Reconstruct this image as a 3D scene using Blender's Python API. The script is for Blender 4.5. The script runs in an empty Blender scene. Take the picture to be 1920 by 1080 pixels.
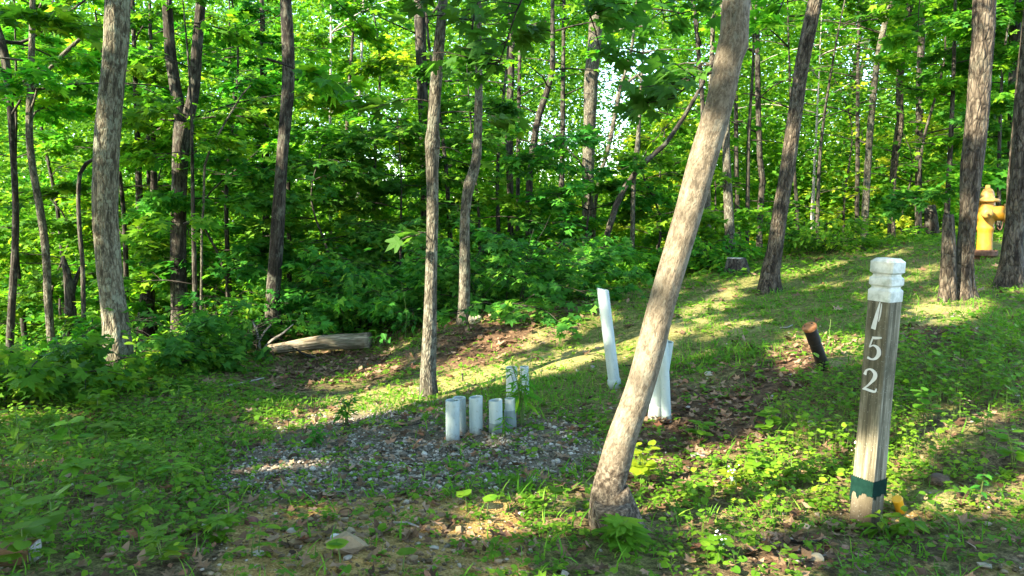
import bpy, math, random
import numpy as np
from mathutils import Matrix, Vector
R0 = np.random.default_rng(7)
rnd = random.Random(5)
sc = bpy.context.scene
COL = sc.collection
rad = math.radians

# ------------------------------------------------------------------ camera
F = 1397.0                     # focal length in pixels of a 1920 wide frame
CAMZ = 1.45
PITCH = math.atan((540-405)/F)
cp, sp_ = math.cos(PITCH), math.sin(PITCH)
cam = bpy.data.cameras.new('camera'); camo = bpy.data.objects.new('camera', cam)
COL.objects.link(camo); sc.camera = camo
cam.sensor_width = 36; cam.lens = 36*F/1920
cam.clip_start = .05; cam.clip_end = 3000
camo.location = (0, 0, CAMZ); camo.rotation_euler = (math.pi/2-PITCH, 0, 0)

def ray(px, py):
    px = np.asarray(px, float); py = np.asarray(py, float)
    x = (px-960)/F; u = (540-py)/F
    return np.stack([x, cp+u*sp_, -sp_+u*cp], -1)
def at(px, py, Y):
    d = ray(px, py); return d*(Y/d[..., 1:2])+np.array([0, 0, CAMZ])
def proj(P):
    q = np.asarray(P, float)-np.array([0, 0, CAMZ])
    dep = q[..., 1]*cp-q[..., 2]*sp_
    up = q[..., 1]*sp_+q[..., 2]*cp
    dd = np.maximum(dep, .05)
    return 960+F*q[..., 0]/dd, 540-F*up/dd, dep

# ------------------------------------------------------------------ noise
def _h(i, j, k, seed):
    n = (i*374761393+j*668265263+k*2147483647+seed*1274126177) & 0xffffffff
    n = ((n ^ (n >> 13))*1274126177) & 0xffffffff
    return ((n ^ (n >> 16)) & 0xffff)/65535.0
def vnoise(P, seed=0):
    P = np.asarray(P, float); f = np.floor(P).astype(np.int64); t = P-f; t = t*t*(3-2*t)
    r = 0
    for a in (0, 1):
        for b in (0, 1):
            for c in (0, 1):
                w = (t[..., 0] if a else 1-t[..., 0])*(t[..., 1] if b else 1-t[..., 1])*(t[..., 2] if c else 1-t[..., 2])
                r = r+w*_h(f[..., 0]+a, f[..., 1]+b, f[..., 2]+c, seed)
    return r
def fbm(P, seed=0, o=3):
    r = 0; a = .5; P = np.asarray(P, float)
    for i in range(o):
        r = r+a*vnoise(P, seed+i); P = P*2.03; a *= .5
    return r/(1-.5**o)
def n2(x, y, s, seed=0, o=3):
    x = np.asarray(x, float); y = np.asarray(y, float)
    return fbm(np.stack([x*s, y*s, x*0+.37], -1), seed, o)
def sstep(a, b, x):
    t = np.clip((x-a)/(b-a), 0, 1); return t*t*(3-2*t)

# ------------------------------------------------------------------ terrain: heights read off the photograph at estimated distances
CT = [(0,1080,2.3),(480,1080,2.35),(960,1080,2.4),(1440,1080,2.5),(1920,1080,2.6),(1622,985,3.05),(1140,1000,2.9),
 (848,827,4.4),(960,745,5.3),(1152,728,5.5),(1235,787,4.5),(803,742,6.0),(869,605,8.3),(600,658,9),(500,662,8.8),(222,700,7.0),
 (1440,545,8.8),(1785,562,7.0),(1893,535,7.6),(1843,474,9.0),(1650,470,10),(1545,692,5.0),(1920,640,5.2),(1100,545,10.5),(1300,492,12),
 (0,720,7),(100,690,10),(340,645,10.5),(515,637,9.5),(0,850,4.2),(230,850,4.25),(700,690,7.6)]
pts = [tuple(at(a, b, c)) for a, b, c in CT]
for x, y, z in [(-12,16,-3.0),(-5,16,-2.4),(0,16,-1.9),(5,16,-1.15),(10,16,-.95),(-20,25,-6),(0,25,-3.4),(12,25,-2.0),(20,14,.1),(-9,10,-2.25),
                (0,-5,-1.15),(-10,-5,-1.9),(10,-5,-.75),(-12,3,-1.9),(12,4,-.3),(0,1,-1.15),(30,0,.5),(-30,5,-5),(-25,-25,-2.5),(25,-25,-.4)]:
    pts.append((x, y, z+CAMZ))
CP = np.array(pts); XS = 10.0
def _phi(r):
    return np.where(r > 1e-9, r*r*np.log(np.maximum(r, 1e-9)), 0)
_n = len(CP); _A = np.zeros((_n+3, _n+3)); _xy = CP[:, :2]/XS
_A[:_n, :_n] = _phi(np.linalg.norm(_xy[:, None]-_xy[None], axis=2))+np.eye(_n)*2e-4
_A[:_n, _n] = 1; _A[:_n, _n+1:] = _xy; _A[_n, :_n] = 1; _A[_n+1:, :_n] = _xy.T
_W = np.linalg.solve(_A, np.concatenate([CP[:, 2], np.zeros(3)]))
def ground_raw(x, y):
    q = np.stack([x, y], -1)/XS
    z = np.zeros(x.shape)
    for i in range(_n):
        z = z+_W[i]*_phi(np.hypot(q[..., 0]-_xy[i, 0], q[..., 1]-_xy[i, 1]))
    z = z+_W[_n]+_W[_n+1]*q[..., 0]+_W[_n+2]*q[..., 1]
    r = np.hypot(x, y-5)
    far = -2.2+1.5*n2(x, y, .02, 31, 2)-6.5*sstep(10, -25, x)*sstep(20, 40, y)
    w = sstep(18, 34, r)
    z = z*(1-w)+far*w
    z = z+(n2(x, y, 1.3, 11)-.5)*.10*sstep(1.5, 4, r+2)+(n2(x, y, 5, 12)-.5)*.05
    return z
GX0, GY0, GS = -40.0, -16.0, .08
_gx = np.arange(GX0, 40, GS); _gy = np.arange(GY0, 56, GS)
_GX, _GY = np.meshgrid(_gx, _gy); HG = ground_raw(_GX, _GY)
def H(x, y):
    x = np.asarray(x, float); y = np.asarray(y, float)
    u = np.clip((x-GX0)/GS, 0, len(_gx)-1.001); v = np.clip((y-GY0)/GS, 0, len(_gy)-1.001)
    i = u.astype(int); j = v.astype(int); a = u-i; b = v-j
    return HG[j, i]*(1-a)*(1-b)+HG[j, i+1]*a*(1-b)+HG[j+1, i]*(1-a)*b+HG[j+1, i+1]*a*b
def hit(px, py):
    d = ray(px, py); Y = np.arange(1.4, 30, .02)
    k = Y/d[..., 1:2]
    X = k*d[..., 0:1]; Z = CAMZ+k*d[..., 2:3]
    below = Z < H(X, Y+0*X)
    i = np.where(below.any(-1), below.argmax(-1), len(Y)-1)
    y = Y[i]; x = np.take_along_axis(X, i[..., None], -1)[..., 0]
    return np.stack([x, y, H(x, y)], -1)

# ------------------------------------------------------------------ sun direction
EL = rad(32); AZ = math.atan2(-.84, -.54)
TOSUN = np.array([math.sin(AZ)*math.cos(EL), math.cos(AZ)*math.cos(EL), math.sin(EL)])
LDIR = -TOSUN
E1 = np.cross([0, 0, 1], LDIR); E1 /= np.linalg.norm(E1); E2 = np.cross(LDIR, E1)
MS, MN = .04, 1400
LANE = np.full((MN, MN), -1e9)
def _uv(P):
    return ((P@E1)/MS+MN/2).astype(int), ((P@E2)/MS+MN/2).astype(int), P@LDIR
def lane(P, r):
    """the way the sun reaches these points is kept free of leaves"""
    P = np.atleast_2d(P); u, v, s = _uv(P); k = int(math.ceil(r/MS))
    for a in range(-k, k+1):
        for b in range(-k, k+1):
            if a*a+b*b <= (r/MS)**2+.5:
                uu = np.clip(u+a, 0, MN-1); vv = np.clip(v+b, 0, MN-1)
                np.maximum.at(LANE, (vv, uu), s)
def unlane(P, r):
    u, v, s = _uv(np.atleast_2d(P)); k = int(math.ceil(r/MS))
    for a in range(-k, k+1):
        for b in range(-k, k+1):
            if a*a+b*b <= (r/MS)**2+.5: LANE[np.clip(v+b, 0, MN-1), np.clip(u+a, 0, MN-1)] = -1e9
def inpoly(px, py, poly):
    r = np.zeros(np.shape(px), bool); n = len(poly); j = n-1
    for i in range(n):
        xi, yi = poly[i]; xj, yj = poly[j]
        c = ((yi > py) != (yj > py)) & (px < (xj-xi)*(py-yi)/((yj-yi) or 1e-9)+xi)
        r ^= c; j = i
    return r
def ground_lane(poly, r=.05, up=0.0):
    a = np.array(poly, float); x, y = np.meshgrid(np.arange(a[:, 0].min(), a[:, 0].max(), 7), np.arange(a[:, 1].min(), a[:, 1].max(), 4))
    m = inpoly(x, y, poly); P = hit(x[m], y[m])
    lane(P, r)
    if up: lane(P+np.array([0, 0, up]), r)

# ------------------------------------------------------------------ mesh helpers
class MB:
    def __init__(s): s.v = []; s.t = []; s.a = []; s.b = []; s.m = []; s.n = 0
    def add(s, V, T, var=.5, bark=None, mat=0):
        V = np.asarray(V, float); T = np.asarray(T, int)
        if len(V) == 0: return
        s.v.append(V); s.t.append(T+s.n); s.n += len(V)
        s.a.append(np.broadcast_to(np.asarray(var, float), (len(V),)))
        s.b.append(V if bark is None else bark); s.m.append(np.full(len(T), mat, np.int32))
    def build(s, name, mats, parent=None, origin=(0, 0, 0), smooth=True):
        V = np.concatenate(s.v)-np.asarray(origin, float); T = np.concatenate(s.t)
        me = bpy.data.meshes.new(name)
        me.vertices.add(len(V)); me.vertices.foreach_set('co', V.astype(np.float32).ravel())
        me.loops.add(len(T)*3); me.loops.foreach_set('vertex_index', T.astype(np.int32).ravel())
        me.polygons.add(len(T)); me.polygons.foreach_set('loop_start', np.arange(0, len(T)*3, 3, dtype=np.int32))
        me.polygons.foreach_set('use_smooth', np.full(len(T), smooth, bool))
        me.polygons.foreach_set('material_index', np.concatenate(s.m))
        me.attributes.new('var', 'FLOAT', 'POINT').data.foreach_set('value', np.concatenate(s.a).astype(np.float32))
        me.attributes.new('bark', 'FLOAT_VECTOR', 'POINT').data.foreach_set('vector', np.concatenate(s.b).astype(np.float32).ravel())
        me.update(calc_edges=True)
        for m in (mats if isinstance(mats, (list, tuple)) else [mats]): me.materials.append(m)
        o = bpy.data.objects.new(name, me); COL.objects.link(o)
        if parent: o.parent = parent
        return o
def root(name, loc, label, cat, group=None):
    o = bpy.data.objects.new(name, None); COL.objects.link(o); o.location = tuple(loc); o.empty_display_size = .1
    o['label'] = label; o['category'] = cat
    if group: o['group'] = group
    return o
def tag(o, label=None, cat=None, group=None, kind=None):
    for k, v in (('label', label), ('category', cat), ('group', group), ('kind', kind)):
        if v: o[k] = v
    return o
def catmull(P, step):
    P = np.asarray(P, float); n = len(P)
    if n < 3: P = np.vstack([P[0], (P[0]+P[-1])/2, P[-1]]); n = 3
    Q = np.vstack([2*P[0]-P[1], P, 2*P[-1]-P[-2]]); out = []
    for i in range(n-1):
        a, b, c, d = Q[i], Q[i+1], Q[i+2], Q[i+3]
        m = max(1, int(np.linalg.norm((c-b)[:3])/step))
        t = (np.arange(m)/m)[:, None]
        out.append(.5*((2*b)+(-a+c)*t+(2*a-5*b+4*c-d)*t*t+(-a+3*b-3*c+d)*t**3))
    return np.vstack(out+[P[-1:]])
def tube(mb, P, r, sides=6, var=.5, mat=0, disp=None, cap=True):
    """P (n,3) centre line, r (n,) radii; disp(theta, length, r) -> relative bulge"""
    P = np.asarray(P, float); n = len(P); r = np.broadcast_to(np.asarray(r, float), (n,))
    T = np.gradient(P, axis=0); T /= np.linalg.norm(T, axis=1)[:, None]+1e-12
    ref = np.array([1., 0, 0]) if abs(T[0][0]) < .8 else np.array([0, 1., 0])
    U = np.zeros_like(P)
    for i in range(n):
        u = ref-T[i]*(ref@T[i]); u /= np.linalg.norm(u); U[i] = u; ref = u
    W = np.cross(T, U)
    th = np.arange(sides)*2*math.pi/sides
    L = np.concatenate([[0], np.cumsum(np.linalg.norm(np.diff(P, axis=0), axis=1))])
    rr = r[:, None]*np.ones((1, sides))
    if disp is not None: rr = rr*(1+disp(th[None, :]+0*rr, L[:, None]+0*rr, r[:, None]+0*rr))
    c, s = np.cos(th), np.sin(th)
    V = P[:, None]+rr[..., None]*(c[None, :, None]*U[:, None]+s[None, :, None]*W[:, None])
    bk = np.stack([rr*c, rr*s, L[:, None]+0*rr], -1)
    V = V.reshape(-1, 3); bk = bk.reshape(-1, 3)
    i = np.arange(n-1)[:, None]*sides; j = np.arange(sides)[None]; k = (j+1) % sides
    a = (i+j).ravel(); b = (i+k).ravel(); d = (i+sides+j).ravel(); e = (i+sides+k).ravel()
    TT = [np.stack([a, b, e], -1), np.stack([a, e, d], -1)]
    if cap:
        m = len(V); V = np.vstack([V, P[:1], P[-1:]]); bk = np.vstack([bk, [[0, 0, 0]], [[0, 0, L[-1]]]])
        q = np.arange(sides); w = (q+1) % sides; o = (n-1)*sides
        TT += [np.stack([w, q, 0*q+m], -1), np.stack([o+q, o+w, 0*q+m+1], -1)]
    mb.add(V, np.vstack(TT), var, bk, mat)
def lathe(mb, prof, sides=24, M=None, var=.5, mat=0, sharp=False):
    """prof list of (r, z); M 4x4 placing it"""
    prof = np.array(prof, float)
    if sharp: prof = np.repeat(prof, 2, axis=0)[1:-1]
    th = np.arange(sides)*2*math.pi/sides; n = len(prof)
    V = np.stack([prof[:, :1]*np.cos(th), prof[:, :1]*np.sin(th), prof[:, 1:]+0*th[None]], -1).reshape(-1, 3)
    TT = []
    rng = range(0, n-1, 2) if sharp else range(n-1)
    for q in rng:
        j = np.arange(sides); k = (j+1) % sides; a = q*sides
        TT += [np.stack([a+j, a+k, a+sides+k], -1), np.stack([a+j, a+sides+k, a+sides+j], -1)]
    bk = V.copy()
    if M is not None: V = V@np.array(M)[:3, :3].T+np.array(M)[:3, 3]
    mb.add(V, np.vstack(TT), var, bk, mat)
def axis_matrix(a, b, up=None):
    a = Vector(a); b = Vector(b); z = (b-a).normalized()
    x = Vector((1, 0, 0)) if up is None else Vector(up); x = (x-z*x.dot(z)).normalized(); y = z.cross(x)
    return Matrix(((x.x, y.x, z.x, a.x), (x.y, y.y, z.y, a.y), (x.z, y.z, z.z, a.z), (0, 0, 0, 1)))

# ------------------------------------------------------------------ leaf templates (tip along +x, face +z)
def fan(out, c=(.2, 0), droop=.18, fold=.12):
    o = np.array(out, float); V = np.vstack([[c], o]); r = np.hypot(V[:, 0], V[:, 1])
    z = -droop*r**2+fold*np.abs(V[:, 1])
    n = len(o); i = np.arange(n)
    return np.column_stack([V, z]), np.stack([0*i, i+1, (i+1) % n+1], -1)
def lobes(spec):
    return [(r*math.cos(rad(a)), r*math.sin(rad(a))) for a, r in spec]
MAPLE = fan(lobes([(0, 1), (17, .62), (26, .5), (42, .86), (52, .8), (76, .42), (104, .55), (150, .2), (180, .06), (210, .2), (256, .55), (284, .42), (308, .8), (318, .86), (334, .5), (343, .62)]), (.1, 0))
MAPLE_S = fan(lobes([(0, 1), (24, .5), (47, .84), (78, .42), (106, .52), (180, .06), (254, .52), (282, .42), (313, .84), (336, .5)]), (.1, 0))
OVATE = fan([(0, 0), (.2, .2), (.45, .25), (.75, .14), (1, 0), (.75, -.14), (.45, -.25), (.2, -.2)], (.45, 0), .25, .25)
ROUND = fan([(.08, 0), (-.06, .22), (.15, .42), (.5, .44), (.8, .24), (.95, 0), (.8, -.24), (.5, -.44), (.15, -.42), (-.06, -.22)], (.4, 0), .12, .12)
LANCE = fan([(0, 0), (.25, .09), (.55, .1), (1, 0), (.55, -.1), (.25, -.09)], (.5, 0), .35, .3)
DIAM = (np.array([[0, 0, 0], [.45, .3, .06], [1, 0, -.12], [.45, -.3, .06]]), np.array([[0, 1, 2], [0, 2, 3]]))
def dead(seed):
    r = np.random.default_rng(seed); V, T = MAPLE_S if seed % 2 else OVATE
    V = V.copy(); V[:, 2] = .5*(r.random()*.8)*V[:, 1]**2*2+r.normal(0, .05, len(V))+.25*r.random()*V[:, 0]**2
    return V, T
def blade(bend, w=.05):
    t = np.array([0, .35, .7, 1]); x = bend*t**2; z = t*(1-.25*bend*t)
    V = []
    for i in range(3): V += [(x[i], w*(1-.6*t[i]), z[i]), (x[i], -w*(1-.6*t[i]), z[i])]
    V.append((x[3], 0, z[3]))
    return np.array(V), np.array([[0, 1, 3], [0, 3, 2], [2, 3, 5], [2, 5, 4], [4, 5, 6]])
def unit(v): return v/(np.linalg.norm(v, axis=-1, keepdims=True)+1e-12)
def leaves(mb, tpl, P, D, N, S, var, mat=0):
    """tip direction D, face normal N (roughly), size S"""
    if len(P) == 0: return
    X = unit(D); Z = unit(N-X*(N*X).sum(-1, keepdims=True)); Y = np.cross(Z, X)
    Rm = np.stack([X, Y, Z], 1)                                   # rows
    V0, T0 = tpl; S = np.broadcast_to(np.asarray(S, float), (len(P),))
    V = P[:, None]+S[:, None, None]*np.einsum('ki,nij->nkj', V0, Rm)
    k = len(V0); T = (T0[None]+(np.arange(len(P))*k)[:, None, None]).reshape(-1, 3)
    mb.add(V.reshape(-1, 3), T, np.repeat(np.broadcast_to(var, (len(P),)), k), None, mat)
SKYGAP = [([(675,165),(755,165),(765,250),(760,335),(690,335),(665,250)], .5), ([(985,215),(1050,205),(1092,240),(1095,340),(1035,360),(990,320)], .5),
          ([(1120,90),(1190,70),(1262,95),(1255,190),(1190,215),(1165,330),(1120,330)], .7), ([(1290,95),(1345,60),(1345,150),(1300,190)], .5),
          ([(1575,105),(1640,100),(1655,155),(1590,165)], .6), ([(58,145),(95,150),(90,190),(60,185)], .62), ([(115,450),(158,445),(165,505),(125,515)], .5),
          ([(210,445),(245,445),(240,495),(212,495)], .5), ([(418,220),(450,230),(445,265),(420,260)], .5), ([(0,480),(14,480),(14,520),(0,520)], .5),
          ([(785,60),(815,70),(815,110),(780,110)], .5), ([(560,190),(640,250),(640,320),(600,300),(560,250)], .5),
          ([(840,70),(880,70),(880,110),(842,110)], .4), ([(640,290),(710,300),(720,345),(650,340)], .4)]
OPEN_ON = [True]; BACKLIT = [False]
FRONT = [([(500,640),(560,632),(692,626),(700,690),(520,690)], 9.4), ([(470,596),(556,600),(548,640),(470,660)], 9.1)]
OPEN = []      # parts of the picture where nearby foliage does not hang in front of things: (polygon, nearest allowed distance)
def keep(P, rng, lanep=.95, gaps=True):
    P = np.asarray(P); u, v, s = _uv(P)
    ok = (u >= 0) & (u < MN) & (v >= 0) & (v < MN)
    m = np.ones(len(P), bool)
    L = np.where(ok, LANE[np.clip(v, 0, MN-1), np.clip(u, 0, MN-1)], -1e9)
    q = rng.random(len(P))
    m &= ~((s < L-.25) & (q < lanep))
    if BACKLIT[0]:                                                # added crowns thinned so sun gets through to the wood behind the clearing
        qq = P+LDIR*((12.5-P[:, 1])/LDIR[1])[:, None]; hg = qq[:, 2]-H(qq[:, 0], 12.5+0*qq[:, 0])
        m &= ~((hg > .6) & (fbm(np.stack([qq[:, 0]*.55, qq[:, 2]*.55, 0*q], -1), 17, 3) > .43))
    px, py, dep = proj(P); q2 = rng.random(len(P))
    if gaps:
        jx = px+25*(n2(P[:, 0], P[:, 2], 1.7, 3, 2)-.5)*2; jy = py+25*(n2(P[:, 2], P[:, 1], 1.7, 4, 2)-.5)*2
        for poly, p in SKYGAP: m &= ~(inpoly(jx, jy, poly) & (dep > 8.0) & (q2 < p))
    for poly, d0 in FRONT: m &= ~(inpoly(px, py, poly) & (dep < d0) & (dep > .1))
    for poly, d0 in (OPEN if OPEN_ON[0] else ()): m &= ~(inpoly(px, py, poly) & (dep < d0) & (dep > .1))
    return m
# ------------------------------------------------------------------ materials
class NT:
    def __init__(s, name):
        s.m = bpy.data.materials.new(name); s.m.use_nodes = True; s.t = s.m.node_tree
        for n in list(s.t.nodes): s.t.nodes.remove(n)
        s.out = s.n('ShaderNodeOutputMaterial')
    def n(s, ty, **kw):
        o = s.t.nodes.new(ty)
        for k, v in kw.items(): setattr(o, k, v)
        return o
    def l(s, a, b): s.t.links.new(a, b)
    def put(s, sock, v):
        if hasattr(v, 'is_output'): s.l(v, sock)
        else:
            if isinstance(v, tuple) and len(v) == 3 and sock.type == 'RGBA': v = (*v, 1)
            sock.default_value = v
    def attr(s, name): return s.n('ShaderNodeAttribute', attribute_name=name)
    def obj(s): return s.n('ShaderNodeTexCoord').outputs['Object']
    def mapv(s, v, sc_):
        o = s.n('ShaderNodeMapping'); s.l(v, o.inputs[0]); o.inputs['Scale'].default_value = sc_; return o.outputs[0]
    def noise(s, v, scale, detail=4, rough=.6, dist=0):
        o = s.n('ShaderNodeTexNoise'); s.l(v, o.inputs['Vector']); o.inputs['Scale'].default_value = scale
        o.inputs['Detail'].default_value = detail; o.inputs['Roughness'].default_value = rough; o.inputs['Distortion'].default_value = dist
        return o.outputs[0]
    def voro(s, v, scale, feat='F1', out=0):
        o = s.n('ShaderNodeTexVoronoi', feature=feat); s.l(v, o.inputs['Vector']); o.inputs['Scale'].default_value = scale; return o.outputs[out]
    def ramp(s, f, stops, interp='LINEAR'):
        o = s.n('ShaderNodeValToRGB'); s.l(f, o.inputs[0]); e = o.color_ramp; e.interpolation = interp
        while len(e.elements) < len(stops): e.elements.new(.5)
        for i, (p, c) in enumerate(stops):
            e.elements[i].position = p; e.elements[i].color = (*c, 1) if isinstance(c, tuple) else (c, c, c, 1)
        return o.outputs[0]
    def mix(s, f, a, b, mode='MIX'):
        o = s.n('ShaderNodeMix', data_type='RGBA', blend_type=mode); s.put(o.inputs[0], f); s.put(o.inputs[6], a); s.put(o.inputs[7], b); return o.outputs[2]
    def math(s, op, a, b=0.0, clamp=False):
        o = s.n('ShaderNodeMath', operation=op, use_clamp=clamp); s.put(o.inputs[0], a); s.put(o.inputs[1], b); return o.outputs[0]
    def bump(s, h, strength=.5, dist=.01, normal=None):
        o = s.n('ShaderNodeBump'); o.inputs['Strength'].default_value = strength; o.inputs['Distance'].default_value = dist
        s.l(h, o.inputs['Height'])
        if normal: s.l(normal, o.inputs['Normal'])
        return o.outputs[0]
    def bsdf(s, col, rough=.7, normal=None, spec=.3, metal=0.0):
        o = s.n('ShaderNodeBsdfPrincipled'); s.put(o.inputs['Base Color'], col); s.put(o.inputs['Roughness'], rough)
        o.inputs['Specular IOR Level'].default_value = spec; o.inputs['Metallic'].default_value = metal
        if normal: s.l(normal, o.inputs['Normal'])
        return o.outputs[0]
    def done(s, sh): s.l(sh, s.out.inputs[0]); return s.m

def bark_mat(name, dark, mid, light, lichen=(.3, .33, .24), lamt=.3, sc_=26, zs=.16, bump=.8, bd=.012, foot=0, va=1.0):
    t = NT(name); b = t.attr('bark').outputs['Vector']
    v = t.mapv(b, (1, 1, zs))
    n1 = t.noise(v, sc_, 6, .62, .6); n2_ = t.noise(v, sc_*3.1, 4, .65, .3)
    big = t.noise(b, 2.3, 3, .6)
    vo = t.voro(t.mapv(b, (1, 1, zs*1.4)), sc_*1.15, 'DISTANCE_TO_EDGE')
    ve = t.ramp(vo, [(0, 0.0), (.22, 1.0)])
    h = t.math('ADD', t.math('MULTIPLY', n1, .7), t.math('MULTIPLY', ve, .35*va))
    col = t.ramp(t.math('ADD', t.math('MULTIPLY', n1, .72), t.math('MULTIPLY', n2_, .28)), [(.42, dark), (.5, mid), (.59, light)])
    col = t.mix(t.ramp(vo, [(0, .65*va), (.12, 0.0)]), col, dark)
    col = t.mix(t.math('MULTIPLY', big, .2), col, mid)
    ln = t.noise(t.mapv(b, (1, 1, .5)), 34, 5, .7, .4); lb = t.noise(b, 7, 2, .5)
    lm = t.ramp(t.math('ADD', t.math('MULTIPLY', ln, .6), t.math('MULTIPLY', lb, .4)), [(.52, 0.0), (.57, 1.0)])
    col = t.mix(t.math('MULTIPLY', lm, lamt), col, lichen)
    if foot:                                                      # coarse dark basal bark
        z = t.n('ShaderNodeSeparateXYZ'); t.l(b, z.inputs[0])
        fm = t.ramp(t.math('ADD', t.math('MULTIPLY', z.outputs[2], 1/foot), t.math('MULTIPLY', t.noise(b, 9, 4, .7), .9)), [(.80, 1.0), (1.0, 0.0)])
        col = t.mix(fm, col, t.ramp(t.noise(b, 48, 4, .7), [(.38, (.03, .023, .016)), (.5, (.085, .068, .048)), (.64, (.20, .165, .12))]))
    hh = t.math('ADD', h, t.math('MULTIPLY', n2_, .3))
    return t.done(t.bsdf(col, .88, t.bump(hh, bump, bd), .15))
BARK_LICHEN = bark_mat('lichen_oak_bark', (.034, .030, .020), (.115, .102, .068), (.22, .205, .145), (.26, .28, .20), .5, 33, .22, 1.0, .02)
BARK_DARK = bark_mat('dark_bark', (.008, .007, .006), (.034, .028, .022), (.08, .07, .054), (.15, .16, .12), .35, 20, .15)
BARK_GREY = bark_mat('grey_bark', (.028, .025, .018), (.082, .073, .053), (.16, .147, .11), (.23, .24, .18), .4, 38, .24, 1.0, .015)
BARK_BROWN = bark_mat('furrowed_brown_bark', (.014, .011, .008), (.064, .051, .035), (.14, .115, .083), (.17, .165, .12), .25, 24, .24, 1.0, .035)
BARK_SMOOTH = bark_mat('smooth_tan_bark', (.075, .062, .043), (.140, .115, .080), (.195, .164, .118), (.225, .22, .17), .4, 72, .42, 1.0, .009, .95, .25)
BARK_LOG = bark_mat('weathered_log_wood', (.10, .078, .05), (.26, .21, .145), (.38, .32, .23), (.14, .15, .08), .4, 30, .09, 1.0, .012)
BARK_PALE = bark_mat('pale_dead_bark', (.20, .18, .15), (.32, .29, .25), (.42, .39, .34), (.45, .44, .38), .3, 30, .15)

def leaf_mat(name, c0, c1, c2, tr, tmix=.42, rough=.6, spec=.12, hv=.16):
    t = NT(name); a = t.attr('var').outputs['Fac']
    col = t.ramp(a, [(.0, c0), (.5, c1), (1.0, c2)])
    oi = t.n('ShaderNodeObjectInfo').outputs['Random']
    hs = t.n('ShaderNodeHueSaturation'); t.l(col, hs.inputs['Color'])
    t.l(t.math('ADD', t.math('MULTIPLY', oi, .03), .485), hs.inputs['Hue']); t.l(t.math('ADD', t.math('MULTIPLY', oi, 2*hv), 1-hv), hs.inputs['Value'])
    tc = t.mix(1.0, hs.outputs[0], (*tr,), 'MULTIPLY')
    p = t.bsdf(hs.outputs[0], rough, None, spec)
    tl = t.n('ShaderNodeBsdfTranslucent'); t.l(tc, tl.inputs[0])
    m = t.n('ShaderNodeMixShader'); m.inputs[0].default_value = tmix; t.l(p, m.inputs[1]); t.l(tl.outputs[0], m.inputs[2])
    return t.done(m.outputs[0])
LEAF = leaf_mat('canopy_leaf', (.024, .115, .012), (.065, .205, .014), (.19, .32, .016), (2.1, 2.2, 1.1), .45)
LEAF_DEEP = leaf_mat('understory_leaf', (.024, .105, .016), (.052, .17, .020), (.13, .26, .022), (2.0, 2.2, 1.2), .38)
LEAF_NEAR = leaf_mat('overhanging_leaf', (.026, .085, .014), (.040, .12, .018), (.07, .16, .02), (2.4, 2.4, 1.2), .40)
LEAF_YELLOW = leaf_mat('yellow_green_leaf', (.12, .22, .015), (.20, .28, .018), (.30, .33, .02), (2.3, 2.2, 1.2), .45)
LEAF_GROUND = leaf_mat('ground_leaf', (.040, .125, .008), (.085, .20, .012), (.18, .29, .02), (2.2, 2.1, 1.2), .36, .6, .14)
GRASS = leaf_mat('grass_blade', (.040, .135, .010), (.085, .215, .014), (.22, .30, .040), (2.0, 1.9, 1.2), .35)
STEM = leaf_mat('green_stem', (.06, .12, .03), (.10, .15, .04), (.16, .17, .06), (1.5, 1.5, 1.2), .1)
def simple(name, c, rough=.6, spec=.4, nz=0.0, ns=20, bump=0.0, metal=0.0, c2=None):
    t = NT(name); o = t.obj(); n = t.noise(o, ns, 5, .65)
    col = t.mix(t.ramp(n, [(.4, 0.0), (.62, 1.0)]), c, c2 or tuple(x*(1-nz) for x in c))
    return t.done(t.bsdf(col, rough, t.bump(n, bump, .004) if bump else None, spec, metal))
LITTER = None
def litter_mat():
    t = NT('dead_leaf'); a = t.attr('var').outputs['Fac']
    col = t.ramp(a, [(0, (.045, .026, .014)), (.3, (.10, .058, .030)), (.6, (.20, .125, .07)), (.85, (.30, .205, .13)), (1, (.24, .10, .05))])
    p = t.bsdf(col, .75, None, .2); tl = t.n('ShaderNodeBsdfTranslucent'); t.l(col, tl.inputs[0])
    m = t.n('ShaderNodeMixShader'); m.inputs[0].default_value = .2; t.l(p, m.inputs[1]); t.l(tl.outputs[0], m.inputs[2])
    return t.done(m.outputs[0])
LITTER = litter_mat()
def stone_mat(name, stops):
    t = NT(name); a = t.attr('var').outputs['Fac']; n = t.noise(t.obj(), 60, 4, .6)
    col = t.ramp(a, stops); col = t.mix(.35, col, t.ramp(n, [(.3, .08), (.7, .5)]), 'OVERLAY')
    return t.done(t.bsdf(col, .8, t.bump(n, .4, .003), .25))
GRAVEL = stone_mat('gravel_stone', [(0, (.05, .04, .028)), (.3, (.15, .128, .095)), (.6, (.28, .25, .195)), (.85, (.39, .355, .29)), (.95, (.50, .465, .39)), (1, (.30, .20, .13))])
PEBBLE = stone_mat('soil_pebble', [(0, (.10, .07, .04)), (.5, (.22, .15, .075)), (.85, (.30, .22, .13)), (1, (.40, .36, .3))])

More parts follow.
